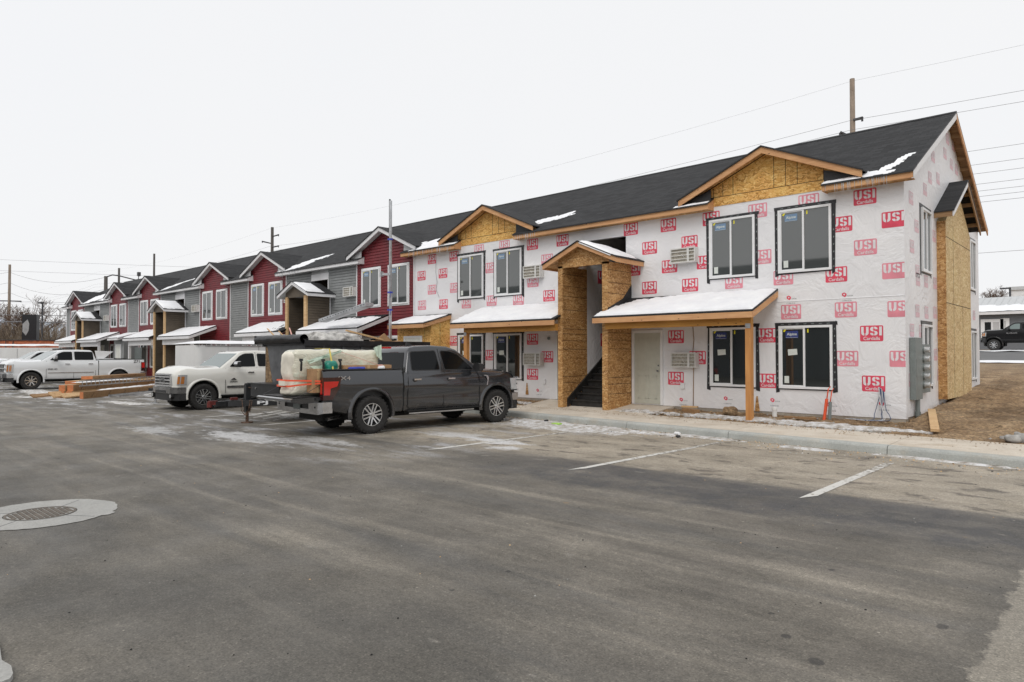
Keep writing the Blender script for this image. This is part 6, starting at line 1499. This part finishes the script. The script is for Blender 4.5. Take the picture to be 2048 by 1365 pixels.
# ---------------------------------------------------------------- background
def cat_wire(mb,a,b,sag,r=.012,n=14):
    a=V(a);b=V(b); mb.tube([a+(b-a)*(i/n)-V((0,0,sag*4*(i/n)*(1-i/n))) for i in range(n+1)],r,4)
def poles():
    g='utility poles of the overhead line'
    X0,DX=-10.36,57.7
    def pole(x,y,z,r,mat,label,arms=(),z0=0):
        R=thing('utility_pole',label,'utility pole',(x,y,z0),0,g); m=MB(); m.cyl((x,y,z0),(x,y,z),r*1.35,r,14); m.build('shaft',M(mat),R)
        for (dx,dy,zz,ez) in arms:
            a=MB(); a.cyl((x,y,zz),(x+dx,y+dy,zz+ez),.06,.075,10); a.cyl((x+dx,y+dy,zz+ez-.05),(x+dx,y+dy,zz+ez-.16),.05,.05,8); a.build('crossarm',M('dark_steel'),R)
        return R
    pole(X0,36,15.35,.115,'pole_wood','weathered brown utility pole rising behind the roof at the right',((.55,-.4,13.30,-.12),(-.5,-.3,12.42,.32)),1.1)
    pole(X0-DX,36,15.3,.15,'pole_dark','dark utility pole with three short arms above the red gables',((1.7,-.2,14.30,-.03),(-1.8,-.2,13.55,.42),(1.7,-.2,13.15,-.05)))
    pole(-101.3,36,15.8,.13,'pole_dark','thin grey pole standing alone above the far roofs')
    pole(-108.5,33.8,14.2,.14,'pole_dark','slim dark pole just right of the street lamp pole',((1.2,-.3,10.5,0),))
    R=pole(-89.2,26.4,10.9,.19,'pole_dark','stout grey pole with a curved lamp arm behind the far roof')
    m=MB(); m.tube([(-89.2,26.4,10.8),(-88.6,26.9,11.05),(-88,27.4,10.95),(-86.5,28.7,10.45),(-86.2,28.9,10.5),(-86.15,28.95,10.95)],.07,8); m.box(-86.35,-85.95,28.8,29.1,10.9,11.35); m.build('lamp_arm',M('dark_steel'),R)
    R=pole(-109.8,21.1,13.6,.15,'pole_wood','tall brown utility pole at the far left edge',((-2.6,-1.2,8.8,.1),(1.9,.9,8.8,-.1)))
    # street lamps far left
    for (x,y,z,l) in ((-94.7,21.4,7.85,'slender street lamp with a flat head above the bare trees'),(-111,18.7,7.2,'small street lamp between the brown pole and the black sign')):
        R=thing('street_lamp',l,'street lamp',(x,y,0),0,'street lamps on the left'); m=MB(); m.cyl((x,y,0),(x,y,z-.1),.12,.09,10); m.build('post',M('dark_steel'),R)
        m=MB(); m.box(x-1.1,x+.1,y-.25,y+.15,z-.12,z+.05); m.build('lamp_head',M('dark_steel'),R)
    w=MB()
    for k in (-1,0,1,2):
        a=X0-DX*k; b=X0-DX*(k+1)
        for (dy,z,sg,r) in ((-.4,13.18,.75,.008),(-.3,12.74,.75,.008),(0,15.25,.75,.004),(.5,11.05,.5,.008),(.2,10.34,.5,.008),(.6,10.02,.5,.008),(0,9.4,.45,.008),(.3,9.15,.45,.008),(.1,8.85,.4,.008),(.4,8.65,.4,.008),(0,6.3,.3,.008)):
            if k>=1 and z<12: continue
            cat_wire(w,(a,36+dy,z),(b,36+dy,z),sg,r)
    for (z,s) in ((12.6,1.0),(11.2,1.1),(9.9,1.0)):
        cat_wire(w,(-109.8,21.1,z),(-89.2,26.4,z-1.8),s,.015); cat_wire(w,(-109.8,21.1,z),(-140,2,z-.5),s,.015)
    for z in (15.8,14.2,8.8): cat_wire(w,(-135,-8,z),(-105,60,z+.2),.4,.014)
    for (z,r) in ((5.9,.03),(5.2,.045),(7.3,.012)): cat_wire(w,(-93,5,z),(-80,30,z+.1),.1,r)
    w.build('overhead_wires',M('wire'),label='thin overhead power lines strung across the sky',cat='wires',kind='stuff')
def bare_tree(seed,h,spread,depth=6,twigmat='twig',r0=.16,lean=0):
    rnd=random.Random(seed); tr=MB(); tw=MB()
    def grow(p,d,L,r,k):
        n=3; pts=[p]; dd=d.copy()
        for i in range(n):
            dd=(dd+V((rnd.uniform(-.22,.22),rnd.uniform(-.22,.22),rnd.uniform(-.05,.16)))).normalized(); pts.append(pts[-1]+dd*L/n)
        (tr if k<2 else tw).tube(pts,r,7 if k<2 else (4 if k<4 else 3),0,r*.62)
        if k>=depth: return
        nb=rnd.choice((2,3,3)) if k>0 else 4
        if k>=3: nb=3
        for i in range(nb):
            a=rnd.uniform(0,2*pi); t=rnd.uniform(.35,.85)*spread
            o=dd.orthogonal().normalized(); o.rotate(Matrix.Rotation(a,3,dd)) 
            nd=(dd*(1-t*.35)+o*t).normalized(); nd.z+=.08
            q=pts[-1] if i<2 else pts[rnd.choice((1,2,3))]
            grow(q,nd.normalized(),L*rnd.uniform(.62,.82),max(r*.58,.012),k+1)
    grow(V((0,0,0)),V((lean,0,1)).normalized(),h*.26,r0,0)
    return tr,tw
def trees():
    protos=[]
    for i,(s,sp) in enumerate(((1,.9),(2,1.1),(3,1.0))):
        tr,tw=bare_tree(10+i,8,sp,6)
        R=thing('bare_tree','x','tree',(0,0,0)); tr.build('trunk',M('bark'),R); tw.build('crown',M('twig'),R); protos.append(R)
    g='bare winter trees on the left'
    labs=['bare bushy tree at the far left edge behind the brown pole','bare tree just right of the brown pole','low bare tree filling the gap before the black sign','bare tree directly behind the black sign','bare tree right of the black sign with a rounded crown','bare tree with fanned twigs under the street lamp','small bare tree next to the far end of the red row','pale bare tree peeping out past the far gable','bare tree standing deepest behind the sign','broad bare tree between sign and street lamp']
    spots=[(-108,13.5,.95),(-106,16.5,.85),(-107,18.5,.75),(-104,18.8,.9),(-103,20.6,1.0),(-101,21.9,1.05),(-100,23.8,.8),(-104,26.5,.7),(-112,20.0,1.0),(-108,22.5,1.05)]
    first=[True]*3
    rnd=random.Random(4)
    for i,((x,y,s),l) in enumerate(zip(spots,labs)):
        P=protos[i%3]
        if first[i%3]: R=P; first[i%3]=False
        else:
            R=P.copy(); C.objects.link(R)
            for c in list(P.children):
                d=c.copy(); C.objects.link(d); d.parent=R
        R.location=(x,y,-.1); R.rotation_euler=(0,0,rnd.uniform(0,6)); R.scale=(s*1.3,s*1.3,s*1.2); R['label']=l; R['group']=g
    b=MB(); rnd=random.Random(8)
    for i in range(6500):
        t=rnd.random(); x=-118+rnd.uniform(-5,5)+t*24; y=6+t*22+rnd.uniform(-3,3); h=rnd.uniform(2.0,5.8)
        b.tube([(x,y,0),(x+rnd.uniform(-.4,.4),y+rnd.uniform(-.4,.4),h*.6),(x+rnd.uniform(-.9,.9),y+rnd.uniform(-.9,.9),h)],.030,3,0,.012)
    b.build('brush_thicket',M('brush_tan'),kind='stuff',label='thicket of leafless brush below the bare trees',cat='brush')
    tr,tw=bare_tree(77,9.0,1.15,7,r0=.25)
    R=thing('bare_tree','round crowned bare tree behind the grey house at the right edge','tree',(-14.3,106,2.4)); R['_local']=1
    tr.build('trunk',M('bark'),R); tw.build('crown',M('twig'),R); R.scale=(1.12,1.12,1.05)
def far_things():
    # grey house on the right
    R=thing('grey_house','low grey house with snowy metal roof and white framed window across the back road','house',(-5,88,2.2))
    b=MB(); b.box(-24,16,85,97,2.0,6.0); b.build('wall',M('slate_siding'),R)
    r=MB(); r.prism([(-24.6,84.4,6.03),(16.6,84.4,6.03),(16.6,91,8.0),(-24.6,91,8.0)],(0,0,-.12)); r.prism([(-24.6,91,8.0),(16.6,91,8.0),(16.6,97.6,6.03),(-24.6,97.6,6.03)],(0,0,-.12))
    for i in range(70): x=-24.5+i*.59; r.beam((x,84.42,6.05),(x,91,8.02),.04,.05)
    r.build('roof',M('roof_metal'),R)
    f=MB(); f.box(-24.7,16.7,84.30,84.39,5.80,6.08); f.build('fascia',M('white_trim'),R)
    y=84.96; x0,z1=(-12.03,84.9,5.16)[0],(-12.03,84.9,5.16)[2]
    x1=(-10.59,84.9,5.11)[0]; xa,xb=(-10.42,84.9,5.06)[0],(-10.05,84.9,5.05)[0]
    w=MB(); w.box(x0-.25,x1+.25,y-.06,y,z1-2.1,z1+.2); w.box(xa-.2,xb+.2,y-.06,y,z1-2.2,z1+.25); wo=w.build('window',M('vinyl_white'),R)
    p=MB(); xm=(x0+x1)/2; p.box(x0+.1,xm-.08,y-.075,y-.061,z1-1.8,z1-.1); p.box(xm+.08,x1-.1,y-.075,y-.061,z1-1.8,z1-.1,1); p.box(xa+.1,xb-.1,y-.075,y-.061,z1-2.0,z1,1); p.build('pane',[M('glass_dark'),M('soffit')],wo)
    s=MB(); s.grid(lambda u,v:V((-24.7+41.4*u,84.25+3.1*v,6.08+.303*3.1*v+.14*min(1,8*v+.4)*(1 if v<.9 else 0)+.05*noise.noise(V((u*60,v*2,0)))-(.3 if v>.75+.2*noise.noise(V((u*40,1,0))) else 0))),160,8,0,True); s.build('house_snow',M('snow'),kind='stuff',label='snow lying on the lower roof of the grey house',cat='snow')
    R=thing('white_building','pale flat building with snowy top behind the grey house at the far right','building',(5,126,2)); b=MB(); b.box(-14.3,30,124,140,2,11.2); b.build('wall',M('field_snow'),R); b=MB(); b.box(-14.4,30.2,123.8,140.2,11.2,11.7); b.build('roof',M('roof_metal'),R)
    R=thing('light_pole','thin grey light pole beside the pale building at the far right','light pole',(-10.5,100,2)); b=MB(); b.cyl((-11.5,100,2),(-11.5,100,9.6),.13,.11,10); b.build('post',M('dark_steel'),R); b=MB(); b.box(-12.5,-11.4,99.85,100.15,9.55,9.72); b.build('lamp_head',M('dark_steel'),R)
    # left: long white box trailer, rust band, black sign
    def slab(name,label,cat,a,b,z0,z1,dep,mat,cap=None):
        a=V((a[0],a[1],0));b=V((b[0],b[1],0)); d=(b-a).normalized(); n=V((-d.y,d.x,0)); n=n if n.x<0 else -n
        R=thing(name,label,cat,tuple(a)); m=MB(); m.prism([a+V((0,0,z0)),b+V((0,0,z0)),b+V((0,0,z1)),a+V((0,0,z1))],n*dep); m.build('body',M(mat),R)
        return R,a,b,d,n
    R,a,b,d,n=slab('box_trailer','long low white box trailer with snow along its roof behind the white pickups','trailer',(-73.5,6.5),(-64.2,15.9),.9,2.28,2.4,'trailer_white')
    m=MB(); m.grid(lambda u,v:(a+d*((b-a).length*u)+n*(2.4*v)+V((0,0,2.27+.30*min(1,6*min(v+.05,1.05-v))**.5+.05*noise.noise(V((u*14,v,3)))))),60,8,0,True); m.build('trailer_snow',M('snow'),kind='stuff',label='snow on the long white box trailer at the left',cat='snow')
    m=MB()
    for i in range(7): p=a+d*(1.2+1.7*i)-n*.01; m.beam(p+V((0,0,.95)),p+V((0,0,2.2)),.02,.05,up=n)
    m.box(-68,-66,9,10.5,0,.85); m.build('side_rib',M('soffit'),R)
    R,a,b,d,n=slab('rust_container','rust orange container row with dark rim showing above the white box trailer','container',(-79.5,6.5),(-69.6,17.3),.3,2.95,2.4,'rust_orange')
    m=MB()
    for i in range(18): p=a+d*(.6*i+.3)-n*.02; m.beam(p+V((0,0,.3)),p+V((0,0,2.9)),.04,.08,up=n)
    m.beam(a+V((0,0,2.98)),b+V((0,0,2.98)),.15,.06); m.build('rim',M('dark_steel'),R)
    R=thing('pylon_sign','black box sign on a post with pale shield emblem before bare trees','sign',(-83.6,18.05,0))
    m=MB(); m.cyl((-83.6,18.05,0),(-83.6,18.05,2.8),.30,.30,12); m.build('post',M('sign_black'),R)
    m=MB(); d=V((.55,.83,0)).normalized(); n=V((.83,-.55,0)); c=V((-83.6,17.9,4.35))
    pts=[c+n*.35+d*.65-V((0,0,1.45)),c+n*.35-d*.65-V((0,0,1.45)),c+n*.35-d*.65+V((0,0,1.45)),c+n*.35+d*.65+V((0,0,1.45))]; m.prism(pts,-n*.7); m.build('cabinet',M('sign_black'),R)
    m=MB(); cc=c-d*.655; 
    for z,s in ((.0,1),): m.add([cc+n*a_*1.0+V((0,0,b_)) for a_,b_ in ((-.3,.9),(.3,.9),(.3,-.3),(0,-.8),(-.3,-.3))],[(0,1,2,3,4)],0)
    cc=c+n*.356-d*.0
    m.add([cc+d*a_+V((0,0,b_)) for a_,b_ in ((-.6,.5),(-.15,.95),(.0,.5),(-.05,-.2),(-.3,-.7),(-.6,-.3))],[(0,1,2,3,4,5)],0); m.build('emblem',M('metal_grey'),R)
    h=MB()
    def hf(u,v):
        x=-2400+5200*u; y=300+2600*v if False else 0
        return V((0,0,0))
    # ring of low snowy hills far away, blue of distant haze put into their colour
    N=160
    def hz(a): return 40+70*max(0,noise.noise(V((cos(a)*2.2,sin(a)*2.2,1))))+22*noise.noise(V((cos(a)*9,sin(a)*9,1)))+ (45 if 2.4<a<3.3 else 0)
    h.grid(lambda u,v:(lambda a:V((cos(a)*(2300+700*v),sin(a)*(2300+700*v),-5+hz(a)*min(1,v*1.4))))(pi*.15+u*pi*.95),N,5,0,True); h.build('hills',M('hill_far'),kind='structure')
    # two storey row opposite, seen only in the window reflections
    R=thing('opposite_apartment_building','long grey two storey building across the lot, mirrored in the windows','apartment building',(-30,-17,0))
    b=MB(); b.box(-75,12,-27,-17,0,6.3); b.build('wall',M('slate_siding'),R)
    r=MB(); r.prism([(-75.5,-16.5,6.3),(12.5,-16.5,6.3),(12.5,-21.5,9.2),(-75.5,-21.5,9.2)],(0,0,-.15)); r.prism([(-75.5,-27.5,6.3),(12.5,-27.5,6.3),(12.5,-21.5,9.2),(-75.5,-21.5,9.2)],(0,0,-.15))
    for xc in (-2,-14,-26,-38,-50,-62):
        for s in (-1,1): r.prism([(xc,-16.1,8.7),(xc+s*3.2,-16.1,6.9),(xc+s*3.2,-19,6.9),(xc,-20.5,8.7)],(0,0,-.15))
        r.prism([(xc-2.7,-16.5,0),(xc+2.7,-16.5,0),(xc+2.7,-16.5,6.9),(xc,-16.5,8.5),(xc-2.7,-16.5,6.9)],(0,-.5,0),1)
    r.build('roof',[M('shingles'),M('slate_siding')],R)
    for xc in (-2,-14,-26,-38,-50,-62):
        for s in (-1,1): t=MB(); t.prism([(xc,-16.08,8.55),(xc+s*3.2,-16.08,6.74),(xc+s*3.2,-16.08,6.5),(xc,-16.08,8.3)],(0,.05,0)); t.build('rake_board',M('white_trim'),R)
def row_meters():
    R=thing('electric_meter_bank','column of round electric meters on a grey cabinet beside the far porch','meter bank',(-50,16.6,1))
    m=MB(); m.box(-49.6,-48.3,16.45,16.76,.5,2.2); m.build('cabinet',M('electric_grey'),R)
    for i in range(4):
        m=MB(); m.cyl((-50.1,16.7,.75+.42*i),(-50.1,16.5,.75+.42*i),.15,.15,14); m.build('meter',M('lamp_clear'),R)
def world_camera():
    sc=scene; w=bpy.data.worlds.new('World'); sc.world=w; w.use_nodes=True; nt=w.node_tree; g=NG(nt); bg=nt.nodes['Background']
    sky=g.n('ShaderNodeTexSky'); sky.sky_type='NISHITA'; sky.sun_disc=False; sky.sun_elevation=radians(38); sky.sun_rotation=radians(SUN_ROT); sky.air_density=1; sky.dust_density=4; sky.ozone_density=1
    # overcast deck: the clear sky seen through a bright, almost even cloud layer
    cl=g.n('ShaderNodeTexNoise'); tc=g.n('ShaderNodeTexCoord'); cl.inputs['Scale'].default_value=1.6; cl.inputs['Detail'].default_value=4; g.l(tc.outputs['Generated'],cl.inputs['Vector'])
    deck=g.ramp(cl.outputs['Fac'],[(.3,(DECK*.985,DECK*.995,DECK*1.015)),(.7,(DECK*1.01,DECK*1.01,DECK*1.015))])
    mx=g.mix(.93,sky.outputs[0],deck); g.l(mx,bg.inputs['Color']); bg.inputs['Strength'].default_value=.10
    l=bpy.data.lights.new('sun','SUN'); l.energy=1.1; l.angle=radians(28); l.color=(1,.96,.91); o=bpy.data.objects.new('sun',l); C.objects.link(o)
    d=V((-.30,.62,-.80)).normalized(); o.rotation_euler=d.to_track_quat('-Z','Y').to_euler()
    cam=bpy.data.cameras.new('camera'); cam.sensor_width=36; cam.lens=24.0; cam.clip_end=6000; cam.clip_start=.1
    co=bpy.data.objects.new('camera',cam); C.objects.link(co); co.location=(0,0,1.75)
    co.rotation_euler=(pi/2+CP,0,pi/2-CYAW); sc.camera=co
    sc.render.resolution_x=1024; sc.render.resolution_y=682
    sc.view_settings.view_transform='Standard'; sc.view_settings.look='None'; sc.view_settings.exposure=EXPO; sc.view_settings.gamma=1
    sc.cycles.max_bounces=6
def scatter():
    rnd=random.Random(31)
    def lump(m,x,y,z,s,mi=0):
        vs=[(x+s*dx*rnd.uniform(.7,1.3),y+s*dy*rnd.uniform(.7,1.3),z+s*dz*rnd.uniform(.6,1.2)) for dx,dy,dz in ((1,0,0),(0,1,0),(-1,0,0),(0,-1,0),(.1,.1,.8))]
        m.add(vs,[(0,1,4),(1,2,4),(2,3,4),(3,0,4)],mi)
    m=MB()
    for i in range(520):
        x=rnd.uniform(-14,0); y=rnd.uniform(1.2,13.2)
        lump(m,x,y,.001,rnd.choice((.004,.005,.007,.010)),rnd.choice((0,0,0,0,1,2)))
    for i in range(900):
        x=rnd.uniform(-13,2); y=curb_y(x)-abs(rnd.gauss(0,.5)); lump(m,x,y,.001,rnd.choice((.008,.012,.018)),rnd.choice((0,1,1,2,3)))
    m.build('lot_grit',[M('liner_black'),M('lumber_tan'),M('old_concrete'),M('dirty_snow')],kind='stuff',label='scattered grit and small scraps on the asphalt',cat='grit')
    m=MB()
    for i in range(5200):
        x=rnd.uniform(-18,5) if i%2 else rnd.uniform(-3.9,4); y=rnd.uniform(15.0,16.7) if i%2 else 15.1+9*rnd.random()**1.6
        if y<walk_y(x)+.02: continue
        if -13.9<x<-9.45: continue
        s=rnd.choice((.012,.018,.025,.035,.05)); lump(m,x,y,terr(x,y)+.01,s,0 if rnd.random()<.93 else 1)
    for i in range(900):
        x=rnd.uniform(-14,3); y=walk_y(x)-abs(rnd.gauss(0,.35)); 
        if y>curb_y(x)+.1: lump(m,x,y,.165+(y-curb_y(x)-.2)*.018,rnd.choice((.006,.010,.016)))
    m.build('dirt_clods',[M('dirt'),M('stone')],kind='stuff',label='loose clods and crumbs of brown dirt along the wall and yard',cat='clods')
    m=MB()
    for (a,b,n) in ((-5.35,-4.0,26),(-20.6,-18.2,34),(-15.1,-14.2,14),(-30.9,-28.6,26)):
        for i in range(n):
            x=rnd.uniform(a,b); L=rnd.uniform(.05,.24); m.cyl((x,16.455,5.66),(x+.004,16.455,5.66-L-.06),.008,.001,5)
    m.build('icicles',M('ice'),kind='stuff',label='thin icicles hanging from the eaves below the snow patches',cat='icicles')
scatter()
SUN_ROT=207; DECK=9.6; EXPO=0
MT['orange_end']=simple('orange_end',(.55,.20,.08),.6); MT['wrapper_green']=simple('wrapper_green',(.35,.60,.10),.4)
ground(); manhole(); build_raw(); meter_bank(); build_done(); all_snow()
trucks(); load(); dump_trailer(); white_trailer(); lumber(); site_things()
poles(); trees(); far_things(); row_meters()
for o in bpy.data.objects:
    if '_local' in o: del o['_local']
world_camera()
